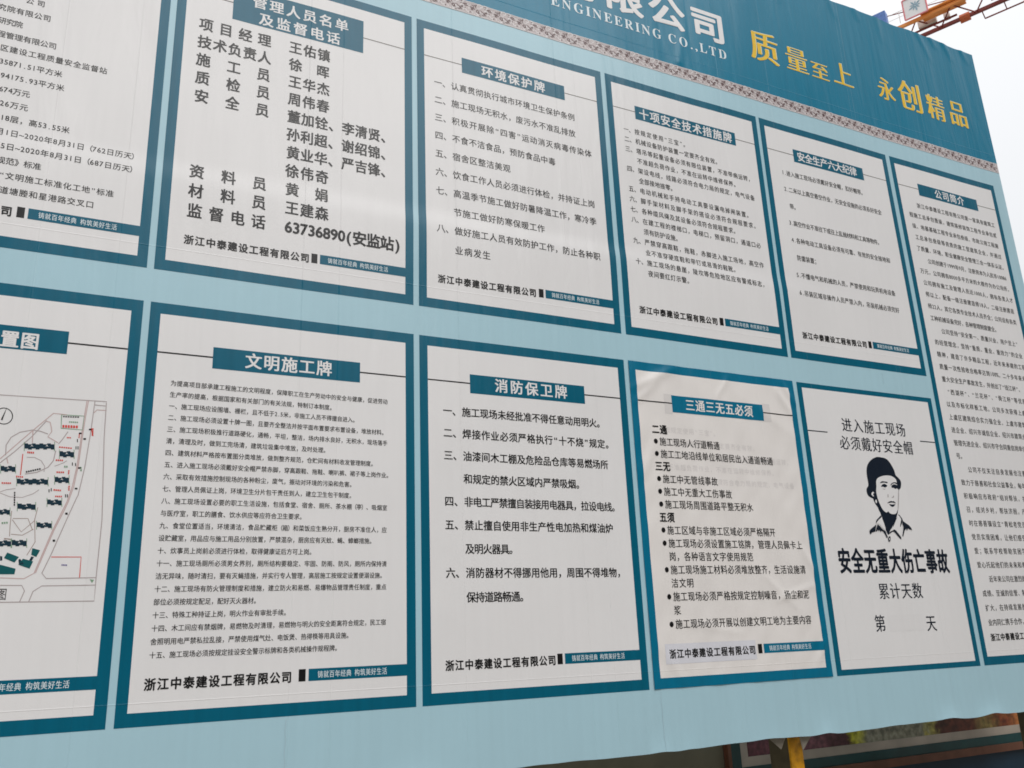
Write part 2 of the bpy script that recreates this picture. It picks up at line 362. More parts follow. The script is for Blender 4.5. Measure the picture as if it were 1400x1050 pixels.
MAP_FILLS=[
('d',[-48533,-10182,-48240,-10164,-48232,-10244,-47939,-10225,-47947,-10145,-47653,-10126,-47644,-10207,-47349,-10188,-47357,-10107,-47061,-10088,-47053,-10169,-46755,-10150,-46763,-10069,-46465,-10050,-46457,-10131,-46157,-10112,-46109,-10589,-46408,-10607,-46418,-10516,-46716,-10535,-46706,-10626,-47003,-10644,-47013,-10553,-47309,-10571,-47299,-10662,-47594,-10680,-47604,-10589,-47898,-10607,-47888,-10697,-48181,-10715,-48191,-10625,-48483,-10643]),
('w',[-48055,-10440,-47959,-10363,-47937,-10240,-47890,-10359,-47778,-10423,-47921,-10391]),
('w',[-46874,-10366,-46776,-10289,-46754,-10165,-46706,-10284,-46594,-10349,-46738,-10317]),
('e',[-48574,-10043,-48522,-10040,-48492,-10321,-48543,-10324]),
('e',[-46206,-9890,-46153,-9886,-46125,-10171,-46178,-10175]),
('e',[-48514,-10595,-48463,-10591,-48432,-10871,-48484,-10875]),
('e',[-46150,-10449,-46097,-10446,-46068,-10730,-46121,-10733]),
('d',[-45714,-10718,-45422,-10701,-45414,-10782,-45120,-10765,-45128,-10683,-44834,-10666,-44826,-10747,-44531,-10730,-44485,-11209,-44780,-11226,-44788,-11134,-45083,-11151,-45074,-11243,-45367,-11259,-45376,-11168,-45668,-11185]),
('w',[-45242,-10982,-45143,-10904,-45119,-10780,-45071,-10900,-44957,-10965,-45104,-10933]),
('e',[-45755,-10578,-45702,-10575,-45674,-10859,-45727,-10862]),
('e',[-44579,-10506,-44525,-10503,-44498,-10789,-44552,-10793]),
('e',[-45699,-11136,-45646,-11133,-45618,-11416,-45671,-11419]),
('e',[-44525,-11068,-44471,-11065,-44444,-11350,-44498,-11353]),
('d',[-50115,-12290,-49832,-12275,-49823,-12354,-49540,-12339,-49548,-12260,-49264,-12245,-49255,-12324,-48970,-12309,-48921,-12752,-49206,-12766,-49216,-12678,-49500,-12692,-49490,-12780,-49773,-12794,-49783,-12706,-50065,-12720]),
('w',[-49652,-12537,-49559,-12463,-49539,-12344,-49492,-12460,-49383,-12524,-49522,-12491]),
('e',[-50155,-12154,-50105,-12151,-50074,-12426,-50124,-12428]),
('e',[-49019,-12094,-48968,-12091,-48938,-12367,-48988,-12370]),
('e',[-50096,-12673,-50046,-12670,-50015,-12944,-50065,-12946]),
('e',[-48961,-12616,-48910,-12613,-48880,-12889,-48931,-12891]),
('d',[-48769,-13357,-48470,-13343,-48462,-13422,-48162,-13408,-48170,-13330,-47870,-13316,-47861,-13395,-47559,-13381,-47568,-13302,-47265,-13289,-47257,-13368,-46953,-13354,-46961,-13275,-46656,-13261,-46648,-13340,-46342,-13326,-46296,-13773,-46602,-13786,-46611,-13697,-46915,-13710,-46906,-13799,-47210,-13812,-47219,-13723,-47522,-13736,-47512,-13825,-47814,-13837,-47823,-13749,-48124,-13762,-48114,-13850,-48413,-13863,-48423,-13775,-48721,-13788]),
('w',[-48277,-13606,-48183,-13533,-48161,-13413,-48115,-13530,-48005,-13594,-48145,-13561]),
('w',[-47071,-13553,-46974,-13479,-46952,-13359,-46905,-13476,-46794,-13541,-46937,-13507]),
('e',[-48809,-13221,-48759,-13219,-48728,-13493,-48779,-13495]),
('e',[-46390,-13109,-46338,-13106,-46309,-13385,-46361,-13387]),
('e',[-48752,-13740,-48701,-13738,-48671,-14011,-48722,-14013]),
('e',[-46336,-13635,-46284,-13633,-46256,-13911,-46308,-13913]),
('d',[-45861,-13054,-45576,-13041,-45568,-13121,-45282,-13108,-45290,-13028,-45003,-13014,-44995,-13095,-44707,-13081,-44661,-13553,-44949,-13565,-44957,-13475,-45244,-13488,-45235,-13578,-45521,-13590,-45530,-13500,-45814,-13513]),
('w',[-45402,-13319,-45304,-13245,-45280,-13123,-45233,-13241,-45120,-13307,-45265,-13273]),
('e',[-45901,-12916,-45848,-12913,-45820,-13193,-45873,-13195]),
('e',[-44755,-12861,-44702,-12859,-44675,-13140,-44728,-13143]),
('e',[-45846,-13464,-45793,-13462,-45765,-13740,-45818,-13743]),
('e',[-44701,-13414,-44648,-13411,-44621,-13692,-44674,-13694]),
('d',[-46248,-15088,-45960,-15078,-45952,-15157,-45663,-15147,-45671,-15068,-45381,-15058,-45373,-15137,-45082,-15127,-45039,-15561,-45329,-15571,-45338,-15482,-45628,-15491,-45619,-15580,-45908,-15589,-45917,-15501,-46205,-15510]),
('w',[-45783,-15339,-45686,-15266,-45663,-15147,-45616,-15264,-45504,-15330,-45648,-15295]),
('e',[-46288,-14952,-46236,-14950,-46208,-15225,-46260,-15227]),
('e',[-45130,-14911,-45077,-14909,-45050,-15186,-45102,-15187]),
('e',[-46236,-15462,-46184,-15460,-46156,-15734,-46207,-15736]),
('e',[-45079,-15424,-45026,-15423,-44999,-15699,-45051,-15700]),
('d',[-48488,-15526,-48140,-15514,-48131,-15592,-47782,-15581,-47791,-15503,-47440,-15492,-47432,-15569,-47079,-15558,-47031,-16015,-47383,-16026,-47392,-15938,-47742,-15949,-47733,-16036,-48082,-16046,-48091,-15959,-48439,-15970]),
('w',[-47896,-15784,-47802,-15713,-47781,-15595,-47734,-15711,-47625,-15775,-47765,-15741]),
('e',[-48528,-15391,-48477,-15390,-48448,-15660,-48498,-15662]),
('e',[-47128,-15344,-47076,-15343,-47048,-15616,-47099,-15617]),
('e',[-48469,-15922,-48419,-15921,-48389,-16191,-48440,-16192]),
('e',[-47071,-15880,-47020,-15878,-46991,-16150,-47042,-16152]),
('d',[-49977,-16044,-49729,-16037,-49720,-16114,-49471,-16106,-49480,-16030,-49230,-16022,-49222,-16099,-48972,-16091,-48927,-16494,-49177,-16501,-49186,-16415,-49435,-16422,-49426,-16508,-49674,-16514,-49684,-16429,-49932,-16435]),
('w',[-49584,-16282,-49493,-16212,-49472,-16097,-49426,-16211,-49319,-16275,-49456,-16240]),
('e',[-50017,-15911,-49967,-15910,-49937,-16177,-49986,-16179]),
('e',[-49020,-15881,-48970,-15879,-48940,-16148,-48990,-16150]),
('e',[-49962,-16389,-49912,-16387,-49882,-16654,-49931,-16655]),
('e',[-48967,-16361,-48917,-16359,-48887,-16628,-48937,-16629]),
('d',[-46847,-17117,-46554,-17110,-46546,-17187,-46253,-17181,-46261,-17103,-45966,-17096,-45958,-17174,-45663,-17167,-45621,-17575,-45916,-17581,-45925,-17494,-46220,-17500,-46211,-17587,-46504,-17593,-46513,-17506,-46805,-17512]),
('w',[-46372,-17358,-46276,-17288,-46254,-17171,-46207,-17286,-46097,-17352,-46239,-17316]),
('e',[-46886,-16982,-46835,-16981,-46807,-17251,-46858,-17252]),
('e',[-45710,-16954,-45658,-16953,-45631,-17225,-45683,-17226]),
('e',[-46836,-17464,-46784,-17463,-46756,-17733,-46807,-17734]),
('e',[-45661,-17440,-45609,-17438,-45582,-17710,-45633,-17711]),
('d',[-49754,-18697,-49467,-18692,-49458,-18768,-49170,-18764,-49178,-18688,-48889,-18684,-48881,-18760,-48591,-18756,-48541,-19199,-48831,-19202,-48841,-19117,-49129,-19121,-49120,-19205,-49408,-19209,-49417,-19124,-49704,-19128]),
('w',[-49280,-18958,-49188,-18891,-49168,-18778,-49122,-18890,-49016,-18955,-49152,-18919]),
('e',[-49793,-18565,-49744,-18565,-49714,-18827,-49763,-18828]),
('e',[-48639,-18548,-48589,-18547,-48560,-18812,-48609,-18813]),
('e',[-49734,-19081,-49685,-19080,-49655,-19342,-49704,-19343]),
('e',[-48581,-19067,-48531,-19067,-48502,-19330,-48551,-19331]),
('d',[-48561,-18651,-48280,-18647,-48272,-18723,-47990,-18719,-47998,-18643,-47715,-18639,-47707,-18715,-47424,-18711,-47375,-19167,-47658,-19170,-47667,-19085,-47949,-19088,-47940,-19173,-48221,-19176,-48231,-19092,-48511,-19095]),
('w',[-48102,-18920,-48009,-18852,-47988,-18738,-47942,-18851,-47834,-18916,-47972,-18880]),
('e',[-48600,-18519,-48551,-18518,-48521,-18783,-48571,-18784]),
('e',[-47471,-18502,-47421,-18501,-47392,-18768,-47443,-18769]),
('e',[-48542,-19048,-48492,-19047,-48462,-19311,-48512,-19312]),
('e',[-47414,-19034,-47364,-19034,-47335,-19299,-47385,-19300]),
('t',[-46936,-19324,-46323,-19508,-46560,-20080,-46960,-19893]),
('t',[-48773,-19718,-47861,-20087,-48141,-20557,-48967,-20187]),
('t',[-47553,-20227,-46756,-20459,-46960,-21070,-47830,-20744]),
('t',[-49523,-20701,-49150,-20746,-48002,-21070,-48033,-21536,-49427,-21532]),
('d',[-47877,-20322,-47762,-20228,-47419,-20696,-47789,-20743]),
('d',[-46945,-20035,-46729,-20081,-46862,-20412,-47061,-20366]),
('d',[-49276,-20002,-49106,-20048,-49069,-20374,-49228,-20421]),
('k',[-50559,-8169,-50206,-6978,-50434,-8220]),
('k',[-45750,-7465,-45612,-7454,-45602,-7558,-45740,-7569]),
('k',[-45557,-7457,-45419,-7446,-45409,-7550,-45547,-7561]),
('k',[-45364,-7449,-45225,-7439,-45215,-7543,-45354,-7553]),
('k',[-45171,-7442,-45032,-7431,-45022,-7535,-45161,-7546]),
('k',[-44977,-7434,-44837,-7423,-44827,-7527,-44967,-7538]),
('k',[-44782,-7426,-44643,-7415,-44633,-7520,-44772,-7531]),
('k',[-44587,-7418,-44447,-7407,-44437,-7512,-44577,-7523]),
('e',[-45209,-7915,-45099,-7906,-45087,-8031,-45197,-8039]),
('e',[-45055,-7911,-44945,-7903,-44933,-8028,-45043,-8036]),
('e',[-44901,-7908,-44791,-7900,-44779,-8024,-44889,-8033]),
('e',[-44747,-7905,-44636,-7896,-44624,-8021,-44735,-8029]),
('e',[-44592,-7901,-44481,-7893,-44470,-8018,-44580,-8026]),
('r',[-45713,-8296,-45558,-8285,-45533,-8533,-45689,-8544]),
('r',[-45496,-8291,-45340,-8279,-45316,-8527,-45472,-8539]),
('r',[-45278,-8285,-45122,-8274,-45098,-8522,-45254,-8533]),
('r',[-45060,-8279,-44904,-8268,-44880,-8517,-45036,-8528]),
('r',[-44842,-8274,-44685,-8262,-44661,-8511,-44818,-8523]),
('r',[-44623,-8268,-44465,-8256,-44442,-8506,-44599,-8517]),
('r',[-45247,-9373,-45162,-9367,-45150,-9491,-45235,-9496]),
('r',[-45127,-9372,-45042,-9366,-45030,-9489,-45115,-9495]),
('r',[-45007,-9371,-44921,-9365,-44909,-9488,-44995,-9494]),
('r',[-45784,-10283,-45657,-10275,-45645,-10397,-45772,-10405]),
('r',[-45605,-10292,-45477,-10284,-45465,-10407,-45593,-10414]),
('r',[-45425,-10302,-45297,-10294,-45285,-10416,-45413,-10424]),
('r',[-45245,-10311,-45117,-10303,-45105,-10425,-45233,-10433]),
('r',[-45065,-10320,-44936,-10312,-44925,-10435,-45053,-10443]),
('r',[-44884,-10330,-44756,-10322,-44744,-10444,-44873,-10452]),
('r',[-45931,-11474,-45821,-11468,-45806,-11609,-45917,-11615]),
('r',[-45777,-11473,-45665,-11467,-45651,-11608,-45762,-11614]),
('r',[-45621,-11472,-45510,-11466,-45496,-11607,-45607,-11614]),
('r',[-45466,-11471,-45354,-11465,-45340,-11607,-45452,-11613]),
('r',[-45761,-12557,-45645,-12551,-45631,-12692,-45747,-12697]),
('r',[-45600,-12554,-45484,-12548,-45470,-12689,-45586,-12694]),
('r',[-45439,-12551,-45323,-12545,-45309,-12686,-45425,-12692]),
('r',[-45277,-12548,-45161,-12543,-45147,-12683,-45263,-12689]),
('r',[-45838,-14152,-45724,-14148,-45710,-14286,-45824,-14291]),
('r',[-45679,-14161,-45566,-14156,-45552,-14295,-45665,-14299]),
('r',[-45520,-14169,-45406,-14165,-45393,-14304,-45506,-14308]),
('r',[-45361,-14178,-45247,-14173,-45233,-14312,-45347,-14317]),
('r',[-45649,-14721,-45547,-14717,-45533,-14855,-45635,-14859]),
('r',[-45506,-14721,-45404,-14717,-45390,-14855,-45493,-14859]),
('r',[-45364,-14720,-45261,-14717,-45248,-14855,-45350,-14859]),
('r',[-45221,-14720,-45118,-14716,-45105,-14855,-45207,-14859]),
('r',[-49869,-13710,-49763,-13705,-49748,-13841,-49853,-13846]),
('r',[-49721,-13708,-49616,-13703,-49600,-13839,-49706,-13844]),
('r',[-49574,-13705,-49468,-13700,-49452,-13837,-49558,-13841]),
('r',[-49426,-13702,-49320,-13698,-49304,-13834,-49411,-13839]),
('r',[-49278,-13700,-49171,-13695,-49156,-13832,-49263,-13836]),
('r',[-48223,-10889,-48123,-10883,-48105,-11043,-48206,-11049]),
('r',[-48082,-10893,-47981,-10887,-47964,-11047,-48065,-11053]),
('r',[-47941,-10897,-47840,-10891,-47823,-11052,-47924,-11058]),
('r',[-47799,-10902,-47698,-10896,-47681,-11056,-47782,-11062]),
('r',[-48840,-13094,-48738,-13089,-48723,-13227,-48825,-13232]),
('r',[-48697,-13102,-48595,-13097,-48580,-13235,-48682,-13240]),
('r',[-48553,-13110,-48451,-13106,-48436,-13243,-48538,-13248]),
('r',[-48409,-13118,-48307,-13114,-48292,-13251,-48394,-13256]),
('r',[-43295,-8434,-43148,-8423,-43136,-8555,-43283,-8565]),
('r',[-43283,-8617,-43136,-8606,-43124,-8738,-43271,-8748]),
('r',[-43271,-8800,-43124,-8789,-43112,-8921,-43259,-8931]),
('r',[-43259,-8982,-43112,-8972,-43100,-9103,-43247,-9113]),
('r',[-44312,-9029,-44222,-9023,-44212,-9122,-44303,-9128]),
('r',[-44311,-9168,-44221,-9161,-44211,-9261,-44302,-9267]),
('r',[-44310,-9306,-44220,-9300,-44210,-9399,-44301,-9405]),
('r',[-44845,-12400,-44738,-12395,-44729,-12492,-44835,-12497]),
('r',[-44840,-12535,-44734,-12530,-44724,-12627,-44831,-12632]),
('r',[-44836,-12670,-44730,-12665,-44720,-12761,-44827,-12766]),
('r',[-44699,-13806,-44575,-13800,-44564,-13913,-44688,-13918]),
('r',[-44692,-13962,-44569,-13957,-44558,-14070,-44681,-14075]),
('r',[-44686,-14119,-44562,-14114,-44551,-14227,-44675,-14232]),
('e',[-49477,-17149,-49358,-17146,-49341,-17298,-49460,-17301]),
('e',[-49313,-17132,-49194,-17130,-49177,-17282,-49296,-17285]),
('e',[-49149,-17116,-49029,-17113,-49012,-17266,-49132,-17268]),
('e',[-45212,-12014,-45094,-12007,-45078,-12169,-45196,-12175]),
('e',[-45047,-12015,-44929,-12009,-44913,-12171,-45031,-12177]),
('e',[-43927,-12048,-43801,-12042,-43786,-12207,-43911,-12213]),
('e',[-43883,-12276,-43757,-12269,-43742,-12434,-43867,-12440]),
('k',[-48146,-12645,-48025,-12639,-48010,-12777,-48131,-12783]),
('k',[-47982,-12594,-47860,-12588,-47845,-12727,-47967,-12733]),
('k',[-47817,-12543,-47696,-12537,-47681,-12676,-47803,-12682]),
('k',[-47653,-12492,-47531,-12486,-47516,-12625,-47638,-12631]),
('k',[-47488,-12441,-47365,-12435,-47351,-12574,-47473,-12580]),
('k',[-47322,-12390,-47199,-12384,-47185,-12523,-47307,-12529]),
('k',[-47156,-12339,-47033,-12332,-47019,-12472,-47142,-12478]),
('k',[-48844,-14517,-48743,-14513,-48726,-14665,-48827,-14668]),
('k',[-48826,-14728,-48725,-14724,-48709,-14875,-48810,-14879]),
('k',[-48809,-14938,-48708,-14934,-48691,-15085,-48792,-15089]),
('k',[-48791,-15148,-48690,-15144,-48674,-15295,-48774,-15299]),
('k',[-48773,-15357,-48673,-15354,-48656,-15505,-48757,-15508]),
('k',[-48756,-15567,-48655,-15564,-48638,-15714,-48739,-15717]),
('b',[-44557,-20689,-44475,-20689,-44463,-20804,-44546,-20804]),
('b',[-44442,-20694,-44360,-20694,-44348,-20808,-44431,-20808]),
('b',[-44327,-20698,-44244,-20698,-44233,-20813,-44316,-20813]),
('b',[-44212,-20703,-44129,-20703,-44118,-20817,-44200,-20817]),
('k',[-43904,-9397,-43686,-9382,-43672,-9527,-43890,-9542]),
('k',[-43530,-8482,-43311,-8466,-43297,-8612,-43517,-8628]),
('k',[-44086,-12087,-43870,-12076,-43857,-12218,-44072,-12229]),
('k',[-44167,-13964,-43953,-13956,-43940,-14096,-44153,-14105]),
('k',[-44315,-8904,-44097,-8889,-44084,-9034,-44301,-9049]),
('k',[-44712,-16203,-44519,-16197,-44502,-16374,-44695,-16380]),
('k',[-45451,-18578,-45261,-18575,-45243,-18748,-45433,-18751]),
('k',[-44412,-9514,-44339,-9509,-44312,-9798,-44384,-9802]),
('k',[-44465,-10190,-44393,-10186,-44366,-10473,-44437,-10477]),
('k',[-44303,-10180,-44231,-10175,-44204,-10463,-44276,-10467]),
('k',[-44610,-11686,-44538,-11683,-44511,-11967,-44582,-11970]),
('k',[-44354,-11724,-44283,-11720,-44256,-12004,-44327,-12008]),
('k',[-46219,-14177,-46150,-14175,-46122,-14451,-46191,-14454]),
('k',[-46056,-14071,-45986,-14069,-45958,-14346,-46028,-14348]),
('k',[-44881,-14573,-44810,-14570,-44783,-14848,-44853,-14851]),
('k',[-44731,-14567,-44660,-14565,-44633,-14843,-44704,-14846]),
('e',[-42226,-21982,-41868,-22032,-42020,-22299]),
('n',[-49159,-18499,-48613,-18557,-48644,-18652,-48941,-18591,-49103,-18621])]
# ---------------------------------------------------------------- helpers
def smooth01(a, b, x):
    t = max(0.0, min(1.0, (x - a) / (b - a))); return t * t * (3 - 2 * t)
def seg_d(u, v, a, b):
    dx, dy = b[0] - a[0], b[1] - a[1]; L = dx * dx + dy * dy
    t = max(0.0, min(1.0, ((u - a[0]) * dx + (v - a[1]) * dy) / L))
    return math.hypot(u - a[0] - t * dx, v - a[1] - t * dy), t
TOP_FOLDS = [((0.865, 0.762), (0.895, 0.700)), ((0.900, 0.762), (0.915, 0.738)), ((0.935, 0.762), (0.955, 0.722)),
             ((0.760, 0.762), (0.765, 0.705)), ((0.640, 0.762), (0.655, 0.72)), ((0.985, 0.762), (1.0, 0.73)),
             ((0.52, 0.762), (0.525, 0.71)), ((0.30, 0.53), (0.312, 0.60)), ((0.705, 0.762), (0.712, 0.735))]
# loose spots of the lower hem: (place, half width, lift, bulge)
LOOSE = [(-0.55, .03, .002, .010), (-0.31, .02, .002, .008), (-0.12, .025, .002, .009), (0.168, .014, .0014, .010), (0.205, .009, .0008, .006), (0.330, .03, .001, .004), (0.415, .014, .0018, .012),
         (0.53, .02, .0008, .004), (0.640, .022, .0032, .020), (0.725, .028, .0040, .022), (0.86, .02, .002, .012), (0.95, .02, .002, .01)]
def sheet(u, v):
    """depth of the stretched vinyl towards the viewer, in metres"""
    w = 0.0026 * math.sin(u * 9.0 + 1.3 * math.sin(v * 5.0)) * math.sin(v * 7.0 + 0.7)
    w += 0.0012 * math.sin(u * 31 + 2.0 * math.sin(v * 3.0 + u)) * (0.35 + smooth01(0.1, 0.7, v))
    w += 0.0010 * math.sin(u * 63 + 5 * math.sin(v * 2.0)) * smooth01(0.42, 0.76, v)
    # sheet pulled over a rail of the steel frame
    w += 0.0068 * (1 - smooth01(0.184, 0.209, v)) * smooth01(0.08, 0.188, v) * (0.8 + 0.2 * math.sin(u * 4 + 1)) * (1 - smooth01(0.30, 0.80, u))
    if v > 0.66 or (0.5 < v < 0.62 and u < 0.35):
        for a, b in TOP_FOLDS:
            d, t = seg_d(u, v, a, b)
            w += 0.0055 * (1 - t) ** 0.7 * math.exp(-(d / 0.0055) ** 2)
    # loose lower hem
    if v < -0.375:
        k = (-0.375 - v) / 0.037
        for c_, s_, a_, g_ in LOOSE: w += g_ * k ** 3 * math.exp(-((u - c_) / s_) ** 2)
        w += 0.001 * k * k * math.sin(u * 61 + 3 * math.sin(u * 7))
    return w
def pos(u, v, w=0.0, fn=sheet):
    return (u * S, -(w + fn(u, v)), Z0 + v * S)
def hem(u):
    v = 0.0009 * math.sin(u * 23 + 1) + 0.0002 * math.sin(u * 90 + 3 * math.sin(u * 17))
    for c_, s_, a_, g_ in LOOSE: v += a_ * math.exp(-((u - c_) / s_) ** 2)
    return v

def tag(o, label=None, cat=None, group=None, kind=None):
    if label: o['label'] = label
    if cat: o['category'] = cat
    if group: o['group'] = group
    if kind: o['kind'] = kind
    return o
def link(o, parent=None):
    C.objects.link(o)
    if parent is not None: o.parent = parent
    return o
def empty(name, loc=(0, 0, 0)):
    o = bpy.data.objects.new(name, None); o.location = loc; o.empty_display_size = 0.1
    return link(o)
def mesh_obj(name, verts, faces, mat, parent=None, smooth=False):
    me = bpy.data.meshes.new(name)
    if parent is not None:
        p = parent; ox = oy = oz = 0.0
        while p is not None:
            ox += p.location.x; oy += p.location.y; oz += p.location.z; p = p.parent
        verts = [(x - ox, y - oy, z - oz) for x, y, z in verts]
    me.from_pydata(verts, [], faces); me.update()
    if smooth: me.polygons.foreach_set('use_smooth', [True] * len(me.polygons))
    mats = mat if isinstance(mat, (list, tuple)) else [mat]
    for m in mats: me.materials.append(m)
    return link(bpy.data.objects.new(name, me), parent)
class MB:
    def __init__(s): s.v = []; s.f = []
    def quad(s, a, b, c, d):
        n = len(s.v); s.v += [a, b, c, d]; s.f.append((n, n + 1, n + 2, n + 3))
    def box(s, x0, x1, y0, y1, z0, z1, bev=0.0):
        if bev <= 0:
            n = len(s.v)
            s.v += [(x, y, z) for z in (z0, z1) for y in (y0, y1) for x in (x0, x1)]
            s.f += [(n + a, n + b, n + c, n + d) for a, b, c, d in ((0, 2, 3, 1), (4, 5, 7, 6), (0, 1, 5, 4), (2, 6, 7, 3), (0, 4, 6, 2), (1, 3, 7, 5))]
        else:   # vertical bevelled box: octagonal section
            b = bev; pts = [(x0 + b, y0), (x1 - b, y0), (x1, y0 + b), (x1, y1 - b), (x1 - b, y1), (x0 + b, y1), (x0, y1 - b), (x0, y0 + b)]
            n = len(s.v); s.v += [(x, y, z0) for x, y in pts] + [(x, y, z1) for x, y in pts]
            for i in range(8): j = (i + 1) % 8; s.f.append((n + i, n + j, n + 8 + j, n + 8 + i))
            s.f += [tuple(n + 7 - i for i in range(8)), tuple(n + 8 + i for i in range(8))]
    def bar(s, a, b, r, n=6, r2=None):
        a = Vector(a); b = Vector(b); d = (b - a).normalized()
        h = Vector((0, 0, 1)) if abs(d.z) < 0.9 else Vector((1, 0, 0))
        x = d.cross(h).normalized(); y = d.cross(x); k = len(s.v); r2 = r if r2 is None else r2
        ph = math.pi / 4 if n == 4 else 0
        for p, rr in ((a, r), (b, r2)):
            for i in range(n):
                t = 2 * math.pi * i / n + ph
                q = p + x * (rr * math.cos(t)) + y * (rr * math.sin(t)); s.v.append(tuple(q))
        for i in range(n):
            j = (i + 1) % n; s.f.append((k + i, k + j, k + n + j, k + n + i))
        s.f += [tuple(k + n - 1 - i for i in range(n)), tuple(k + n + i for i in range(n))]
    def build(s, name, mat, parent=None, smooth=False): return mesh_obj(name, s.v, s.f, mat, parent, smooth)

def patch(mb, u0, u1, v0, v1, w, step=None, fn=None):
    """a printed area lying on the sheet, subdivided so that it follows its ripples"""
    fn = fn or sheet; step = step or (0.006 if fn is sheet else 0.003)
    nu = max(1, math.ceil((u1 - u0) / step)); nv = max(1, math.ceil((v1 - v0) / step)); n = len(mb.v)
    for j in range(nv + 1):
        for i in range(nu + 1):
            mb.v.append(pos(u0 + (u1 - u0) * i / nu, v0 + (v1 - v0) * j / nv, w, fn))
    for j in range(nv):
        for i in range(nu):
            a = n + j * (nu + 1) + i; mb.f.append((a, a + 1, a + nu + 2, a + nu + 1))
def poly(mb, pts, w, fn=sheet):
    tris = tessellate_polygon([[Vector((p[0], p[1], 0)) for p in pts]]); n = len(mb.v)
    mb.v += [pos(p[0], p[1], w, fn) for p in pts]
    for a, b, c in tris:
        A, B, D = pts[a], pts[b], pts[c]
        if (B[0] - A[0]) * (D[1] - A[1]) - (B[1] - A[1]) * (D[0] - A[0]) < 0: b, c = c, b
        mb.f.append((n + a, n + b, n + c))
def ribbon(mb, pts, th, w, fn=sheet):
    L = []
    for i, p in enumerate(pts):
        a = pts[max(0, i - 1)]; b = pts[min(len(pts) - 1, i + 1)]
        dx, dy = b[0] - a[0], b[1] - a[1]; l = math.hypot(dx, dy) or 1
        L.append((-dy / l * th / 2, dx / l * th / 2))
    n = len(mb.v)
    for p, o in zip(pts, L):
        mb.v += [pos(p[0] - o[0], p[1] - o[1], w, fn), pos(p[0] + o[0], p[1] + o[1], w, fn)]
    for i in range(len(pts) - 1):
        a = n + 2 * i; mb.f.append((a, a + 2, a + 3, a + 1))
def catmull(pts, k=4, closed=True):
    out = []; n = len(pts)
    for i in range(n):
        p0, p1, p2, p3 = pts[i - 1], pts[i], pts[(i + 1) % n], pts[(i + 2) % n]
        for j in range(k):
            t = j / k
            out.append(tuple(0.5 * ((2 * p1[c]) + (-p0[c] + p2[c]) * t + (2 * p0[c] - 5 * p1[c] + 4 * p2[c] - p3[c]) * t * t + (-p0[c] + 3 * p1[c] - 3 * p2[c] + p3[c]) * t ** 3) for c in (0, 1)))
    return out

# ---------------------------------------------------------------- lettering (outlines of Blender's built-in fonts, flat print)
_g = {}
def glyph(ch, off=0.0, res=2):
    k = (ch, off, res)
    if k not in _g:
        c = bpy.data.curves.new('glyph', 'FONT'); c.body = ch; c.size = 1; c.resolution_u = res; c.offset = off
        o = bpy.data.objects.new('glyph', c); C.objects.link(o)
        dg = bpy.context.evaluated_depsgraph_get()
        me = bpy.data.meshes.new_from_object(o.evaluated_get(dg))
        V = [(v.co.x, v.co.y) for v in me.vertices]; F = [tuple(p.vertices) for p in me.polygons]
        if F:
            p = F[0]; ar = sum(V[p[i]][0] * V[p[(i + 1) % len(p)]][1] - V[p[(i + 1) % len(p)]][0] * V[p[i]][1] for i in range(len(p)))
        bpy.data.objects.remove(o); bpy.data.curves.remove(c); bpy.data.meshes.remove(me)
        _g[k] = (V, F, (min(x for x, y in V) + max(x for x, y in V)) / 2 if V else 0)
    return _g[k]
def cellw(ch):
    o = ord(ch)
    if ch in '“”': return 0.62
    if ch in '（）': return 0.8
    if o >= 0x2E80 or ch == '●': return 1.0
    return {' ': 0.5, '.': 0.5, ',': 0.4}.get(ch, 0.52)
HEAVY = {0: [(0, 0)],
         1: [(-.009, 0), (.009, 0)],
         2: [(-.016, -.008), (.016, -.008), (-.016, .012), (.016, .012), (0, 0)],
         3: [(math.cos(a * .7854) * .032, math.sin(a * .7854) * .026) for a in range(8)] + [(0, 0)],
         6: [(math.cos(a * .7854) * .038, math.sin(a * .7854) * .026) for a in range(8)] + [(.023, 0), (-.023, 0), (0, 0)],
         5: [(-.024, -.014), (.024, -.014), (-.024, .014), (.024, .014), (0, 0)],
         4: [(-.034, 0), (-.017, 0), (0, 0), (.017, 0), (.034, 0)]}
def put(mb, ch, cu, cv, ew, eh, heavy=0, w=0.0016, fn=sheet, res=2, off=0.0):
    if ch in ' \u3000': return
    V, F, mid = glyph(ch, off, res)
    wide = ord(ch) >= 0x2E80 and ord(ch) < 0x1D000
    cx = 0.5 if wide else mid; cy = 0.372 if wide or ch == '●' else 0.35
    if ch in '“”': cx, cy = mid, 0.372
    if ch == '●': cx = 0.455; ew *= 0.72; eh *= 0.72
    for k, (dx, dy) in enumerate(HEAVY[heavy]):
        n = len(mb.v); ww = w + k * 0.00004
        mb.v += [pos(cu + (x - cx + dx) * ew, cv + (y - cy + dy) * eh, ww, fn) for x, y in V]
        mb.f += [tuple(n + i for i in f) for f in F]
def line(mb, text, u0, u1, v, pitch=None, ew=None, eh=None, heavy=0, w=0.0016, fn=sheet, res=2, mono=False):
    """u0, u1: centres of the first and last character"""
    ws = [1.0 if mono else cellw(c) for c in text]; cs = [0.0]
    for a, b in zip(ws, ws[1:]): cs.append(cs[-1] + (a + b) / 2)
    if pitch is None: pitch = (u1 - u0) / cs[-1] if cs[-1] > 0 else 0.01
    ew = ew or pitch * 0.96; eh = eh or ew
    for ch, c in zip(text, cs): put(mb, ch, u0 + c * pitch, v, ew, eh, heavy, w, fn, res)

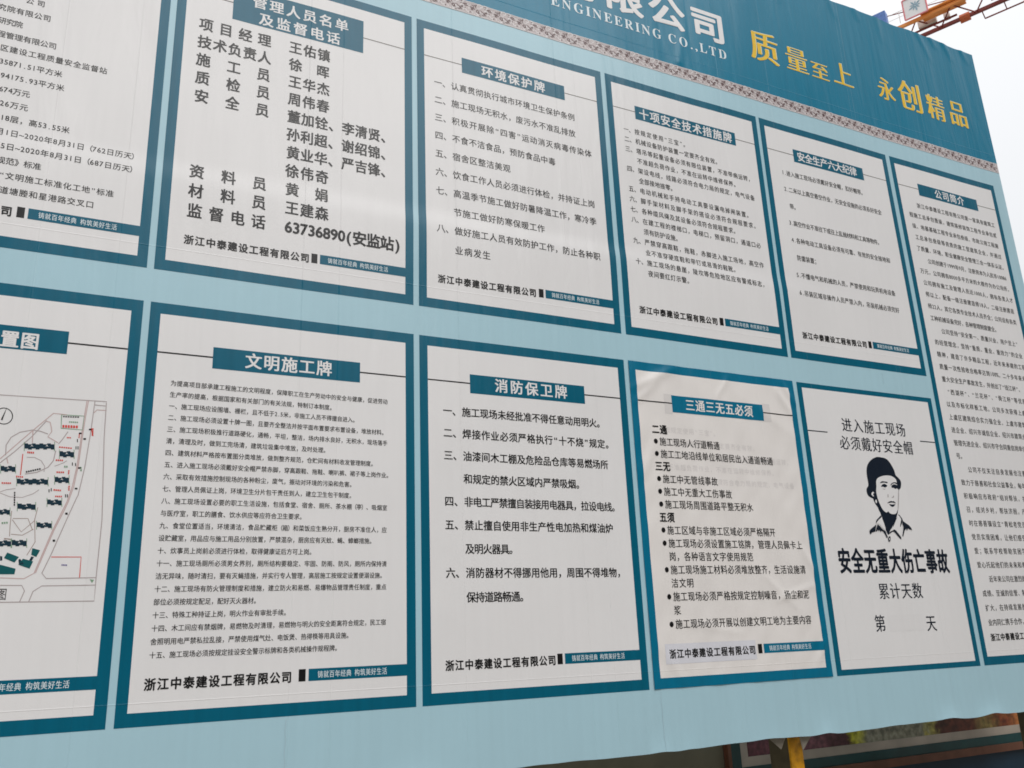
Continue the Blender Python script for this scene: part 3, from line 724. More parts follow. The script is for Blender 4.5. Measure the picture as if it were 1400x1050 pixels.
# ---------------------------------------------------------------- materials
def new_mat(name):
    m = bpy.data.materials.new(name); m.use_nodes = True
    return m, m.node_tree.nodes, m.node_tree.links, m.node_tree.nodes['Principled BSDF']
def vinyl(name, col, rough=0.28, band=0.05, bump=0.35, spec=0.24):
    """printed PVC banner cloth: print-head banding, woven relief, soft satin gloss"""
    m, n, l, b = new_mat(name)
    geo = n.new('ShaderNodeNewGeometry')
    mp = n.new('ShaderNodeMapping'); mp.inputs['Scale'].default_value = (9.0, 1.0, 0.22); l.new(geo.outputs['Position'], mp.inputs[0])
    nz = n.new('ShaderNodeTexNoise'); nz.inputs['Scale'].default_value = 3.0; nz.inputs['Detail'].default_value = 5; l.new(mp.outputs[0], nz.inputs['Vector'])
    mr = n.new('ShaderNodeMapRange'); mr.inputs[1].default_value = 0.25; mr.inputs[2].default_value = 0.75
    mr.inputs[3].default_value = 1 - band; mr.inputs[4].default_value = 1 + band; l.new(nz.outputs['Fac'], mr.inputs[0])
    n2 = n.new('ShaderNodeTexNoise'); n2.inputs['Scale'].default_value = 1.7; n2.inputs['Detail'].default_value = 6; l.new(geo.outputs['Position'], n2.inputs['Vector'])
    mr2 = n.new('ShaderNodeMapRange'); mr2.inputs[3].default_value = 0.95; mr2.inputs[4].default_value = 1.05; l.new(n2.outputs['Fac'], mr2.inputs[0])
    mu = n.new('ShaderNodeMath'); mu.operation = 'MULTIPLY'; l.new(mr.outputs[0], mu.inputs[0]); l.new(mr2.outputs[0], mu.inputs[1])
    sc = n.new('ShaderNodeVectorMath'); sc.operation = 'SCALE'; sc.inputs[0].default_value = col[:3]; l.new(mu.outputs[0], sc.inputs['Scale'])
    l.new(sc.outputs[0], b.inputs['Base Color'])
    b.inputs['Roughness'].default_value = rough; b.inputs['Specular IOR Level'].default_value = spec
    # relief: weave + long soft tension folds + faint seams
    wv = n.new('ShaderNodeTexNoise'); wv.inputs['Scale'].default_value = 260; wv.inputs['Detail'].default_value = 2; l.new(geo.outputs['Position'], wv.inputs['Vector'])
    mp2 = n.new('ShaderNodeMapping'); mp2.inputs['Scale'].default_value = (2.6, 1, 0.45); mp2.inputs['Rotation'].default_value = (0, 0.12, 0); l.new(geo.outputs['Position'], mp2.inputs[0])
    fo = n.new('ShaderNodeTexNoise'); fo.inputs['Scale'].default_value = 2.2; fo.inputs['Detail'].default_value = 3; fo.inputs['Distortion'].default_value = 0.4; l.new(mp2.outputs[0], fo.inputs['Vector'])
    sx = n.new('ShaderNodeSeparateXYZ'); l.new(geo.outputs['Position'], sx.inputs[0])
    def seam(inp, period, shift, width):
        a = n.new('ShaderNodeMath'); a.operation = 'ADD'; a.inputs[1].default_value = shift; l.new(inp, a.inputs[0])
        p = n.new('ShaderNodeMath'); p.operation = 'PINGPONG'; p.inputs[1].default_value = period / 2; l.new(a.outputs[0], p.inputs[0])
        c = n.new('ShaderNodeMapRange'); c.inputs[1].default_value = 0; c.inputs[2].default_value = width; c.inputs[3].default_value = 1; c.inputs[4].default_value = 0
        l.new(p.outputs[0], c.inputs[0]); return c.outputs[0]
    s1 = seam(sx.outputs[0], 1.27, 0.905, 0.0035); s2 = seam(sx.outputs[0], 0.79, 0.29, 0.002); s3 = seam(sx.outputs[2], 1.9, 0.47, 0.003)
    ad = n.new('ShaderNodeMath'); ad.operation = 'ADD'; l.new(s1, ad.inputs[0]); l.new(s2, ad.inputs[1])
    ad2 = n.new('ShaderNodeMath'); ad2.operation = 'ADD'; l.new(ad.outputs[0], ad2.inputs[0]); l.new(s3, ad2.inputs[1])
    b1 = n.new('ShaderNodeBump'); b1.inputs['Strength'].default_value = bump; b1.inputs['Distance'].default_value = 0.0006; l.new(wv.outputs['Fac'], b1.inputs['Height'])
    b2 = n.new('ShaderNodeBump'); b2.inputs['Strength'].default_value = 0.5; b2.inputs['Distance'].default_value = 0.014; l.new(fo.outputs['Fac'], b2.inputs['Height']); l.new(b1.outputs[0], b2.inputs['Normal'])
    b3 = n.new('ShaderNodeBump'); b3.inputs['Strength'].default_value = 0.6; b3.inputs['Distance'].default_value = 0.0012; l.new(ad2.outputs[0], b3.inputs['Height']); l.new(b2.outputs[0], b3.inputs['Normal'])
    l.new(b3.outputs[0], b.inputs['Normal'])
    return m
def paint(name, col, rough=0.5, metal=0.0, var=0.15, scale=6.0, bump=0.1):
    m, n, l, b = new_mat(name)
    tcn = n.new('ShaderNodeTexCoord')
    nz = n.new('ShaderNodeTexNoise'); nz.inputs['Scale'].default_value = scale; nz.inputs['Detail'].default_value = 6; l.new(tcn.outputs['Object'], nz.inputs['Vector'])
    mr = n.new('ShaderNodeMapRange'); mr.inputs[1].default_value = 0.3; mr.inputs[2].default_value = 0.7; mr.inputs[3].default_value = 1 - var; mr.inputs[4].default_value = 1 + var; l.new(nz.outputs['Fac'], mr.inputs[0])
    sc = n.new('ShaderNodeVectorMath'); sc.operation = 'SCALE'; sc.inputs[0].default_value = col[:3]; l.new(mr.outputs[0], sc.inputs['Scale'])
    l.new(sc.outputs[0], b.inputs['Base Color']); b.inputs['Roughness'].default_value = rough; b.inputs['Metallic'].default_value = metal
    bp = n.new('ShaderNodeBump'); bp.inputs['Strength'].default_value = bump; bp.inputs['Distance'].default_value = 0.01; l.new(nz.outputs['Fac'], bp.inputs['Height']); l.new(bp.outputs[0], b.inputs['Normal'])
    return m
WHITE = (0.775, 0.764, 0.764)
M_bg = vinyl('banner_pale_blue', (0.400, 0.600, 0.680), band=0.02)
M_head = vinyl('banner_header_teal', (0.0, 0.176, 0.290), band=0.06)
M_teal = vinyl('banner_teal', (0.0, 0.110, 0.180), band=0.09)
M_white = vinyl('banner_white', WHITE, band=0.012)
M_paste = vinyl('pasted_white', (0.80, 0.765, 0.74), band=0.01, rough=0.35)
M_pasteb = vinyl('pasted_blue', (0.0, 0.152, 0.262), band=0.07, rough=0.33)
M_black = vinyl('ink_black', (0.009, 0.009, 0.010), band=0.0, spec=0.3)
M_navy = vinyl('ink_navy', (0.008, 0.014, 0.026), band=0.0)
M_grey = vinyl('ink_grey', (0.13, 0.115, 0.105), band=0.0)
M_ghost = vinyl('ink_show_through', (0.70, 0.67, 0.655), band=0.0)
M_patch = vinyl('patch_lilac_grey', (0.69, 0.69, 0.74), band=0.01)
M_tint = vinyl('panel_text_white', (0.72, 0.80, 0.83), band=0.0)
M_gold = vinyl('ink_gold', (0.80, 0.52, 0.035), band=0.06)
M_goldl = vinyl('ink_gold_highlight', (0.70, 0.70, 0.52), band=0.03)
INK = {'k': M_navy, 'w': M_white, 'g': vinyl('ink_mid_grey', (0.42, 0.39, 0.39), band=0)}
MAPI = {'p': vinyl('map_pink', (0.55, 0.40, 0.39), band=0), 'g': vinyl('map_grey', (0.42, 0.36, 0.36), band=0), 'r': vinyl('map_red', (0.66, 0.075, 0.06), band=0),
        'k': M_black, 'w': M_white, 'd': vinyl('map_navy', (0.012, 0.035, 0.055), band=0), 't': vinyl('map_teal', (0.01, 0.10, 0.11), band=0),
        'e': vinyl('map_green', (0.22, 0.36, 0.24), band=0), 'b': vinyl('map_blue', (0.12, 0.10, 0.30), band=0), 'n': vinyl('map_brown', (0.36, 0.27, 0.24), band=0)}

# ---------------------------------------------------------------- ground
def ground():
    m, n, l, b = new_mat('dusty_concrete_ground')
    geo = n.new('ShaderNodeNewGeometry')
    a = n.new('ShaderNodeTexNoise'); a.inputs['Scale'].default_value = 0.6; a.inputs['Detail'].default_value = 8; l.new(geo.outputs['Position'], a.inputs['Vector'])
    r = n.new('ShaderNodeValToRGB'); r.color_ramp.elements[0].color = (0.20, 0.18, 0.155, 1); r.color_ramp.elements[1].color = (0.34, 0.315, 0.28, 1)
    r.color_ramp.elements[0].position = 0.3; r.color_ramp.elements[1].position = 0.7
    l.new(a.outputs['Fac'], r.inputs[0]); l.new(r.outputs[0], b.inputs['Base Color']); b.inputs['Roughness'].default_value = 0.9
    mb = MB(); R = 1500.0; n_ = 24
    for j in range(n_):
        for i in range(n_):
            x0 = -R + 2 * R * i / n_; x1 = -R + 2 * R * (i + 1) / n_; y0 = -R + 2 * R * j / n_; y1 = -R + 2 * R * (j + 1) / n_
            mb.quad((x0, y0, 0), (x1, y0, 0), (x1, y1, 0), (x0, y1, 0))
    tag(mb.build('ground', m), kind='structure')
ground()

# ---------------------------------------------------------------- notice board: steel frame, banner, printed panels
U0, U1, VT, VB = -0.70, 1.018, 0.760, -0.4105
board = empty('notice_board', ((U0 + U1) / 2 * S, 0.05, 0.0))
tag(board, 'large pale blue banner with teal header and white notice panels, on yellow posts', 'billboard')
HB, BB = 0.5218, 0.5015
def cloth_grid(v0, v1, nv, low, high):
    mb = MB(); nu = 360
    for j in range(nv + 1):
        for i in range(nu + 1):
            u = U0 + (U1 - U0) * i / nu; v = v0 + (v1 - v0) * j / nv
            if low and j < 14: v += (1 - j / 14) * hem(u)
            if high and j > nv - 8: v += (1 - (nv - j) / 8) * (0.0011 * math.sin(u * 37) + 0.0007 * math.sin(u * 83 + 1))
            mb.v.append(pos(u, v))
    for j in range(nv):
        for i in range(nu):
            a = j * (nu + 1) + i; mb.f.append((a, a + 1, a + nu + 2, a + nu + 1))
    def turn_back(idx, depth, dz):          # cloth turned back round the frame, creased along the edge
        n = len(mb.v)
        for a in idx: x, y, z = mb.v[a]; mb.v += [(x, y, z), (x, y + depth, z + dz)]
        for k in range(len(idx) - 1): a = n + 2 * k; mb.f.append((a, a + 1, a + 3, a + 2))
    turn_back([j * (nu + 1) + nu for j in range(nv + 1)][::-1], 0.07, 0.0)
    turn_back([j * (nu + 1) for j in range(nv + 1)], 0.07, 0.0)
    if high: turn_back([nv * (nu + 1) + i for i in range(nu + 1)][::-1], 0.07, 0.0)
    if low: turn_back([i for i in range(nu + 1)], 0.012, -0.001)
    return mb
cloth_grid(VB, HB, 150, True, False).build('banner_cloth', M_bg, board, True)
cloth_grid(HB, VT, 90, False, True).build('header_cloth', M_head, board, True)
M_seam = vinyl('seam_deeper_blue', (0.40, 0.56, 0.63), band=0.02)  # seam lines a little deeper in colour than the banner blue
for u_, a_, c_ in ((0.1724, -0.4085, -0.3475), (-0.2475, -0.4085, -0.3475), (0.62, 0.06, 0.078)):
    mb = MB(); ribbon(mb, [(u_ + 0.0004 * math.sin(k * 1.7), a_ + (c_ - a_) * k / 12) for k in range(13)], 0.0007, 0.0009); mb.build('seam', M_seam, board)
M_rib = vinyl('ribbon_pale_pink', (0.50, 0.44, 0.44), band=0.05)
mb = MB(); patch(mb, U0, U1 - 0.0002, BB, HB, 0.0007, 0.01); rib = mb.build('ornament_ribbon', M_rib, board, True)
dk, lt = MB(), MB()
hh = HB - BB; PER = 0.0345; motif = []
for n_ in range(30):       # one repeat of the carved cloud ornament: small curls that thicken towards its middle
    fx = (n_ + random.uniform(-.4, .4)) / 30; fy = random.uniform(.12, .88); near = 1 - abs(2 * fx - 1)
    motif.append((fx * PER, fy, random.uniform(.07, .15) + .07 * near, random.uniform(0, 6), random.choice((-1, 1)), random.uniform(2.8, 5.2), random.random() < 0.38 + 0.34 * near, random.uniform(.055, .09)))
x = U0 + 0.004
while x < U1:
    for k_, (dx_, fy, rr_, t0, tw, sp, dark, th_) in enumerate(motif):
        r_ = rr_ * hh; cx_ = x + dx_; cy_ = BB + fy * hh
        if cx_ + 1.3 * r_ > U1 - 0.0005: continue
        pts = [(cx_ + r_ * (.3 + .7 * k / 6) * 1.25 * math.cos(t0 + tw * sp * k / 6), max(BB + .0006, min(HB - .0006, cy_ + r_ * (.3 + .7 * k / 6) * math.sin(t0 + tw * sp * k / 6)))) for k in range(7)]
        ribbon(dk if dark else lt, pts, hh * th_, (0.0012 if dark else 0.0015) + 0.00001 * k_)
    x += PER
for e_ in (BB + .0010, HB - .0010):
    for a_ in range(60): ribbon(lt, [(U0 + (U1 - U0) * (a_ + f_ / 4) / 60, e_ + .0004 * math.sin(a_ * 3 + f_ * 2)) for f_ in range(5)], 0.0011, 0.0019)
dk.build('scroll_pattern', vinyl('ribbon_brown', (0.10, 0.05, 0.05), band=0), rib)
lt.build('scroll_highlight', vinyl('ribbon_white', (0.68, 0.645, 0.645), band=0), rib)

# header lettering, one piece per character
def chars(parent, items, mat, name='character', w=0.0016, fn=sheet, res=3, off=0.0):
    """items: (char, u, v, em width, em height, weight)"""
    for ch, u, v, ew, eh, hv in items:
        if ch in ' \u3000': continue
        mb = MB(); put(mb, ch, u, v, ew, eh, hv, w, fn, res, off); mb.build(name, mat, parent)
def spread(text, u0, u1, v, ew, eh, hv, mono=True):
    ws = [1.0 if mono else cellw(c) for c in text]; cs = [0.0]
    for a, b in zip(ws, ws[1:]): cs.append(cs[-1] + (a + b) / 2)
    p = (u1 - u0) / cs[-1] if cs[-1] else 0
    return [(ch, u0 + c * p, v, ew, eh, hv) for ch, c in zip(text, cs)]
T = '浙江中泰建设工程有限公司'
chars(board, [(ch, 0.3640 - 0.0775 * (len(T) - 1 - k), 0.6150, 0.0695, 0.0600, 3) for k, ch in enumerate(T)], M_white, 'company_character', 0.0014, res=6)
MB_E = {c: chr(0x1D400 + ord(c) - 65) for c in 'ABCDEFGHIJKLMNOPQRSTUVWXYZ'}
E = 'ENGINEERING CO.,LTD'
wsE = {'E': .67, 'N': .74, 'G': .78, 'I': .40, 'R': .74, 'C': .75, 'O': .80, 'L': .68, 'T': .70, 'D': .74, ' ': .30, '.': .34, ',': .34}
cs = [0.0]
for a, b in zip(E, E[1:]): cs.append(cs[-1] + (wsE[a] + wsE[b]) / 2)
pt = (0.3857 - 0.0918) / cs[-1]
for ch, c in zip(E, cs):
    if ch == ' ': continue
    mb = MB()
    if ch in '.,':
        V, F, mid = glyph(ch, 0, 3)
        mb.v += [pos(0.0918 + c * pt + (x_ - mid) * 0.032, 0.5688 + (y_ - 0.35) * 0.0235, 0.0014) for x_, y_ in V]; mb.f += F
    else: put(mb, MB_E[ch], 0.0918 + c * pt, 0.5688, 0.0218, 0.0235, 0, 0.0014, res=4)
    mb.build('english_letter', M_tint, board)
SLOGAN = (('质', .4753, .6085, .062, .064), ('量', .5435, .6051, .049, .051), ('至', .5933, .5983, .041, .036), ('上', .6463, .6066, .048, .050),
          ('永', .7509, .6076, .042, .049), ('创', .8111, .6094, .061, .066), ('精', .8758, .6035, .049, .055), ('品', .9356, .6071, .050, .058))
for ch, u, v, ew, eh in SLOGAN:
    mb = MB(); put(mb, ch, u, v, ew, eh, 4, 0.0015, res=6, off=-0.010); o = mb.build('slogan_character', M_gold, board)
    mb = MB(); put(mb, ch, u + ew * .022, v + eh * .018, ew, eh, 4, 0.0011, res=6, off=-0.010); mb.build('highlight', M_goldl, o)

# ---- printed notice panels
W_BORDER, W_WHITE, W_PLATE, W_INK = 0.0006, 0.0006, 0.0011, 0.0016
def border(name, u0, u1, v0, v1, bu, bv, mat, parent, w=W_BORDER, fn=sheet):
    mb = MB()
    patch(mb, u0, u1, v1 - bv, v1, w, fn=fn); patch(mb, u0, u1, v0, v0 + bv, w, fn=fn)
    patch(mb, u0, u0 + bu, v0 + bv, v1 - bv, w, fn=fn); patch(mb, u1 - bu, u1, v0 + bv, v1 - bv, w, fn=fn)
    return mb.build(name, mat, parent, True)
def panel(u0, u1, v0, v1, label, bu=0.0097, bv=0.0115, parent=board, mats=(None, None), name='notice_panel', w=W_WHITE, fn=sheet):
    mb = MB(); patch(mb, u0 + bu, u1 - bu, v0 + bv, v1 - bv, w, fn=fn)
    p = mb.build(name, mats[0] or M_white, parent, True)
    if label: p['label'] = label
    border('border', u0, u1, v0, v1, bu, bv, mats[1] or M_teal, p, w=w, fn=fn)
    return p
def title(p, u0, u1, vt, box=None, rule=None, sec=None, ew=None, eh=None, fn=sheet, dw=0.0, teal=None, hl=3, bu=0.0097, ink=None):
    """title plate with the thin rules that run from it to the border"""
    c = (u0 + u1) / 2; b = box or (c - 0.0752, c + 0.0752, vt - 0.0626, vt - 0.0402)
    mb = MB(); patch(mb, b[0], b[1], b[2], b[3], W_PLATE + dw, fn=fn); mb.build('title_plate', teal or M_teal, p, True)
    r = rule if rule is not None else vt - 0.0511
    h = 0.0011 if vt > 0.2 else 0.0015
    for a_, b_ in ((u0 + bu, b[0]), (b[1], u1 - bu)):
        mb = MB(); patch(mb, a_, b_, r - h / 2, r + h / 2, W_PLATE + dw, fn=fn); mb.build('title_rule', M_grey if vt > 0.2 else M_black, p)
    for a, d, v, t in TEXTS[sec]: chars(p, spread(t, a / 1e5, d / 1e5, v / 1e5, ew, eh, hl), ink or M_white, 'title_character', W_INK + dw, fn)
def body(p, sec, eh, ew=None, heavy=1, fn=sheet, dw=0.0, mono=False, name='body_lettering', mat=None, pitch=None, uend=None, snap=None):
    mb = MB()
    for a, d, v, t in TEXTS[sec]:
        a, d, v = a / 1e5, d / 1e5, v / 1e5
        if snap:
            for s_ in snap:
                if abs(a - s_) < 0.0016: a = s_
        if t.endswith('、') and len(t) == 2 and sec in ('C1', 'D1', 'C2'):
            line(mb, t, a, a, v, pitch=pitch or ew, ew=ew, eh=eh, heavy=heavy, w=W_INK + dw, fn=fn)
        elif a == d or abs(a - d) < 0.0005: put(mb, t[0], a, v, ew, eh, heavy, W_INK + dw, fn)
        else: line(mb, t, a, d, v, pitch=pitch, ew=ew, eh=eh, heavy=heavy, w=W_INK + dw, fn=fn, mono=mono)
    return tag(mb.build(name, mat or M_black, p), kind='stuff')
def footer(p, u0, u1, vb, fn=sheet, dw=0.0, teal=None, u_txt=None, bu=0.0097, ends=None):
    """company line, black block and slogan strip"""
    b0 = u1 - bu - 0.0975; vt_, vb_ = vb + 0.0436, vb + 0.0326; vm = (vt_ + vb_) / 2
    mb = MB(); patch(mb, b0, u1 - bu, vb_, vt_, W_PLATE + dw, fn=fn); mb.build('slogan_strip', teal or M_teal, p, True)
    mb = MB(); line(mb, '铸就百年经典 构筑美好生活', b0 + 0.0112, b0 + 0.0745, vm, ew=0.0052, eh=0.0068, heavy=1, w=W_INK + dw, fn=fn); tag(mb.build('slogan_lettering', M_tint, p), kind='stuff')
    mb = MB(); patch(mb, b0 - 0.0093, b0 - 0.0028, vb_, vt_, W_PLATE + dw, fn=fn); mb.build('black_block', M_black, p)
    a = u_txt if u_txt is not None else b0 - 0.1361; e_ = a + 0.1184
    chars(p, spread('浙江中泰建设工程有限公司', a, e_, vm - 0.0010, 0.0099, 0.0108, 3), M_black, 'company_character', W_INK + dw, fn)

UT, UB, LT, LB = 0.4712, 0.0817, 0.0467, -0.3446
XA, XB, XC, XD, XE, XF = (-0.6715, -0.3990), (-0.3925, -0.1203), (-0.1137, 0.1576), (0.1645, 0.4364), (0.4425, 0.7176), (0.7266, 0.9920)

pa = panel(*XA, UB, UT, 'white panel cut by the left picture edge listing building areas and dates, upper row')
body(pa, 'A1', 0.0080, 0.0077); footer(pa, *XA, UB)
pb = panel(*XB, UB, UT, 'panel with large bold names and a telephone number, upper row')
title(pb, *XB, UT, box=(-0.3340, -0.1824, 0.3980, 0.4438), rule=0.4200, sec='B1T', ew=0.0168, eh=0.0172, hl=5)
for a, d, v, t in TEXTS['B1']:
    if t[0] == '6': chars(pb, spread(t, a / 1e5, d / 1e5 - 0.0006, v / 1e5, 0.0168, 0.0180, 3, False), M_black, 'name_character')
    else: chars(pb, spread(t, a / 1e5, d / 1e5, v / 1e5, 0.0152, 0.0172, 5), M_black, 'name_character')
footer(pb, *XB, UB, u_txt=-0.3622)
pc = panel(*XC, UB, UT, 'environment rules panel headed 环境保护牌, upper row')
title(pc, *XC, UT, sec='C1T', ew=0.0170, eh=0.0172, hl=5); body(pc, 'C1', 0.0116, 0.0109, snap=(-0.0860, -0.0635)); footer(pc, *XC, UB)
pd = panel(*XD, UB, UT, 'panel of ten numbered safety measures headed 十项安全技术措施牌, upper row')
title(pd, *XD, UT, box=(0.2105, 0.3897, 0.4087, 0.4303), sec='D1T', ew=0.0170, eh=0.0178, hl=5); body(pd, 'D1', 0.0096, 0.0086, snap=(0.1926, 0.2108)); footer(pd, *XD, UB)
pe = panel(*XE, UB, UT, 'panel of six safety disciplines with widely spaced lines, upper row')
title(pe, *XE, UT, sec='E1T', ew=0.0162, eh=0.0172, hl=5); body(pe, 'E1', 0.0100, 0.0086, snap=(0.4775, 0.4855)); footer(pe, *XE, UB)
pf = panel(*XF, LB, UT, 'tall company profile panel headed 公司简介 at the right edge')
title(pf, *XF, UT, sec='FT', ew=0.0172, eh=0.0178, hl=5)
body(pf, 'F', 0.0100, 0.0092, snap=(0.7560, 0.7765)); footer(pf, *XF, LB, u_txt=0.7557)
pa2 = panel(*XA, LB, LT, 'site layout plan panel with a coloured map, lower row at the left picture edge', bu=0.0102, bv=0.012)
mb = MB(); c = sum(XA) / 2; b = (c - 0.0750, c + 0.0750, -0.0157, 0.0065)
patch(mb, *b, W_PLATE); mb.build('title_plate', M_teal, pa2, True)
for a_, e_ in ((XA[0] + .0102, b[0]), (b[1], XA[1] - .0102)):
    mb = MB(); patch(mb, a_, e_, -0.0054, -0.0039, W_PLATE); mb.build('title_rule', M_black, pa2)
chars(pa2, [(ch, -0.4910 - 0.0160 * k, -0.0066, 0.0152, 0.0166, 3) for k, ch in enumerate('平面布置图'[::-1])], M_white, 'title_character', W_INK)
first = {}
def un(L, k): return [(L[i] / k, L[i + 1] / k) for i in range(0, len(L), 2)]
plan_e = None
for i_, (c_, w_, L) in enumerate(MAP_LINES):
    first.setdefault(c_, MB()); ribbon(first[c_], un(L, 1e4), 0.00075 * w_, 0.0011 + 0.00003 * (i_ % 7))
for c_, L in MAP_FILLS:
    first.setdefault(c_, MB()); poly(first[c_], un(L, 1e5), {'d': .0014, 't': .0014, 'w': .0018, 'e': .0016}.get(c_, .0017))
mb = MB(); line(mb, '意图', -0.4955, -0.4878, -0.2318, ew=0.0075, eh=0.0105); first['k'].v and None
n0 = len(first['k'].v); first['k'].v += mb.v; first['k'].f += [tuple(n0 + q for q in f) for f in mb.f]
for c_, m_ in first.items(): tag(m_.build('map_print', MAPI[c_], pa2), kind='stuff')
footer(pa2, *XA, LB, bu=0.0102)
pb2 = panel(*XB, LB, LT, 'densely printed panel of fifteen rules headed 文明施工牌, lower row')
title(pb2, *XB, LT, sec='B2T', ew=0.0168, eh=0.0172, hl=5); body(pb2, 'B2', 0.0062, 0.0055, heavy=1, snap=(-0.3661,)); footer(pb2, *XB, LB - 0.0028, u_txt=-0.3664)
pc2 = panel(*XC, LB, LT, 'fire safety panel of six widely spaced rules headed 消防保卫牌, lower row')
title(pc2, *XC, LT, sec='C2T', ew=0.0172, eh=0.0172, hl=5); body(pc2, 'C2', 0.0116, 0.0110, heavy=2, snap=(-0.0813, -0.0586)); footer(pc2, *XC, LB, u_txt=-0.0841)
pe2 = panel(0.4450, 0.7180, LB, 0.0462, 'helmet safety panel with a printed portrait of a worker, lower row', bu=0.0090, bv=0.0072)
for q_ in ((0.4540, 0.4907, -0.0238, -0.0223), (0.6767, 0.7090, -0.0246, -0.0231)):
    mb = MB(); patch(mb, *q_, W_PLATE); mb.build('title_rule', M_navy, pe2)
for a, d, v, t in TEXTS['E2']:
    if abs(a - d) < 60: chars(pe2, [(t, a / 1e5, v / 1e5, 0.0205, 0.0232, 1)], M_navy)
    elif t[0] == '累': chars(pe2, spread(t, a / 1e5, d / 1e5, v / 1e5, 0.0206, 0.0228, 1), M_navy)
    else: chars(pe2, spread(t, a / 1e5, d / 1e5, v / 1e5, 0.0202, 0.0215, 1), M_navy)
for a, d, v, t in TEXTS['E2B']: chars(pe2, spread(t, a / 1e5, d / 1e5, v / 1e5, 0.0232, 0.0350, 6), M_navy, 'heavy_character')
pm = {}
for i_, (c_, sm, L) in enumerate(PORTRAIT):
    pts = un(L, 1e5)
    if sm: pts = catmull(pts, 3)
    pm.setdefault(c_, MB()); poly(pm[c_], pts, 0.0011 + min(i_, 2) * 0.0006 + i_ * 0.00004)
for c_, m_ in pm.items(): m_.build('portrait_print', INK[c_], pe2)
mb = MB(); patch(mb, 0.5515, 0.6165, -0.2932, -0.2722, W_PLATE); mb.build('blank_patch', vinyl('blank_patch_white', (0.762, 0.750, 0.750), band=0.01), pe2)

# ---------------------------------------------------------------- pasted notice: a loose sticker sheet over the banner
def paste(u, v):
    w = sheet(u, v) + 0.0032
    for a, b, h, s_ in (((0.171, 0.012), (0.232, 0.042), .0050, .0060), ((0.171, -0.006), (0.205, 0.022), .0035, .0050), ((0.30, 0.010), (0.322, 0.040), .0028, .0035),
                        ((0.405, 0.030), (0.428, -0.004), .0045, .0045), ((0.415, 0.045), (0.4365, 0.012), .003, .003), ((0.415, -0.185), (0.430, -0.215), .0050, .0045),
                        ((0.36, -0.250), (0.425, -0.232), .0032, .0042), ((0.417, -0.325), (0.432, -0.300), .0045, .0045), ((0.18, -0.300), (0.205, -0.338), .0030, .0060),
                        ((0.20, -0.270), (0.30, -0.288), .0016, .0040), ((0.176, -0.10), (0.19, -0.06), .0026, .0045), ((0.33, 0.02), (0.43, -0.035), .0012, .0060),
                        ((0.340, -0.215), (0.395, -0.262), .0024, .0040)):
        d, t = seg_d(u, v, a, b); w += 1.7 * h * math.exp(-(d / s_) ** 2) * math.sin(math.pi * (0.15 + 0.7 * t))
    w += 0.0016 * math.sin(u * 95 + v * 40) * math.sin(v * 61 - u * 20) + 0.0009 * math.sin(u * 170 - v * 120 + 2 * math.sin(v * 30)) * math.sin(u * 40 + 1)
    return w
XP = (0.1640, 0.4374)
pu, pv = (XP[0] + XP[1]) / 2, LB
past = empty('pasted_notice', (pu * S, 0, Z0 + pv * S))
tag(past, 'brighter blue bordered sheet pasted over the banner with wrinkled corners and bulleted rules', 'notice sheet')
mb = MB(); patch(mb, XP[0] + .0097, XP[1] - .0097, LB + .0115, LT - .0115, 0.0, 0.003, fn=paste); pw = mb.build('sheet', M_paste, past, True)
mb = MB(); patch(mb, XP[0], XP[1], LT - .0115, LT, 0, .003, paste); patch(mb, XP[0], XP[1], LB, LB + .0115, 0, .003, paste)
patch(mb, XP[0], XP[0] + .0097, LB + .0115, LT - .0115, 0, .003, paste); patch(mb, XP[1] - .0097, XP[1], LB + .0115, LT - .0115, 0, .003, paste)
mb.build('border', M_pasteb, past, True)
ghost = MB()
cP = sum(XP) / 2
patch(ghost, cP - 0.087, cP - 0.0752, -0.0185, 0.0075, 0.0005, fn=paste); patch(ghost, cP + 0.0752, cP + 0.088, -0.0165, 0.0085, 0.0005, fn=paste)
for k, t in enumerate(('按规定使用“三宝”。', '机械设备防护装置一定要齐全有效。', '塔吊等起重设备必须有限位装置，不准带病运转，', '不准超负荷作业，不准在运转中维修保养。', '架设电线，线路必须符合电力局的规定，电气设备')):
    line(ghost, t, 0.215, 0, -0.0395 - 0.0158 * k, pitch=0.0093, ew=0.0085, eh=0.0085, w=0.0005, fn=paste)
tag(ghost.build('show_through', M_ghost, past), kind='stuff')
title(past, *XP, LT, sec='D2T', ew=0.0150, eh=0.0165, fn=paste, dw=-0.0002, teal=M_pasteb, hl=5, ink=M_paste)
body(past, 'D2', 0.0116, 0.0103, heavy=1, fn=paste, dw=-0.0002, snap=(0.1955, 0.2057))
body(past, 'D2B', 0.0128, 0.0112, heavy=3, fn=paste, dw=-0.0002, name='heading_lettering')
mb = MB(); patch(mb, 0.1829, 0.3178, -0.3185, -0.2962, 0.0007, 0.003, paste); mb.build('name_patch', M_patch, past, True)
footer(past, *XP, LB, fn=paste, dw=-0.0002, teal=M_pasteb, u_txt=0.1932)

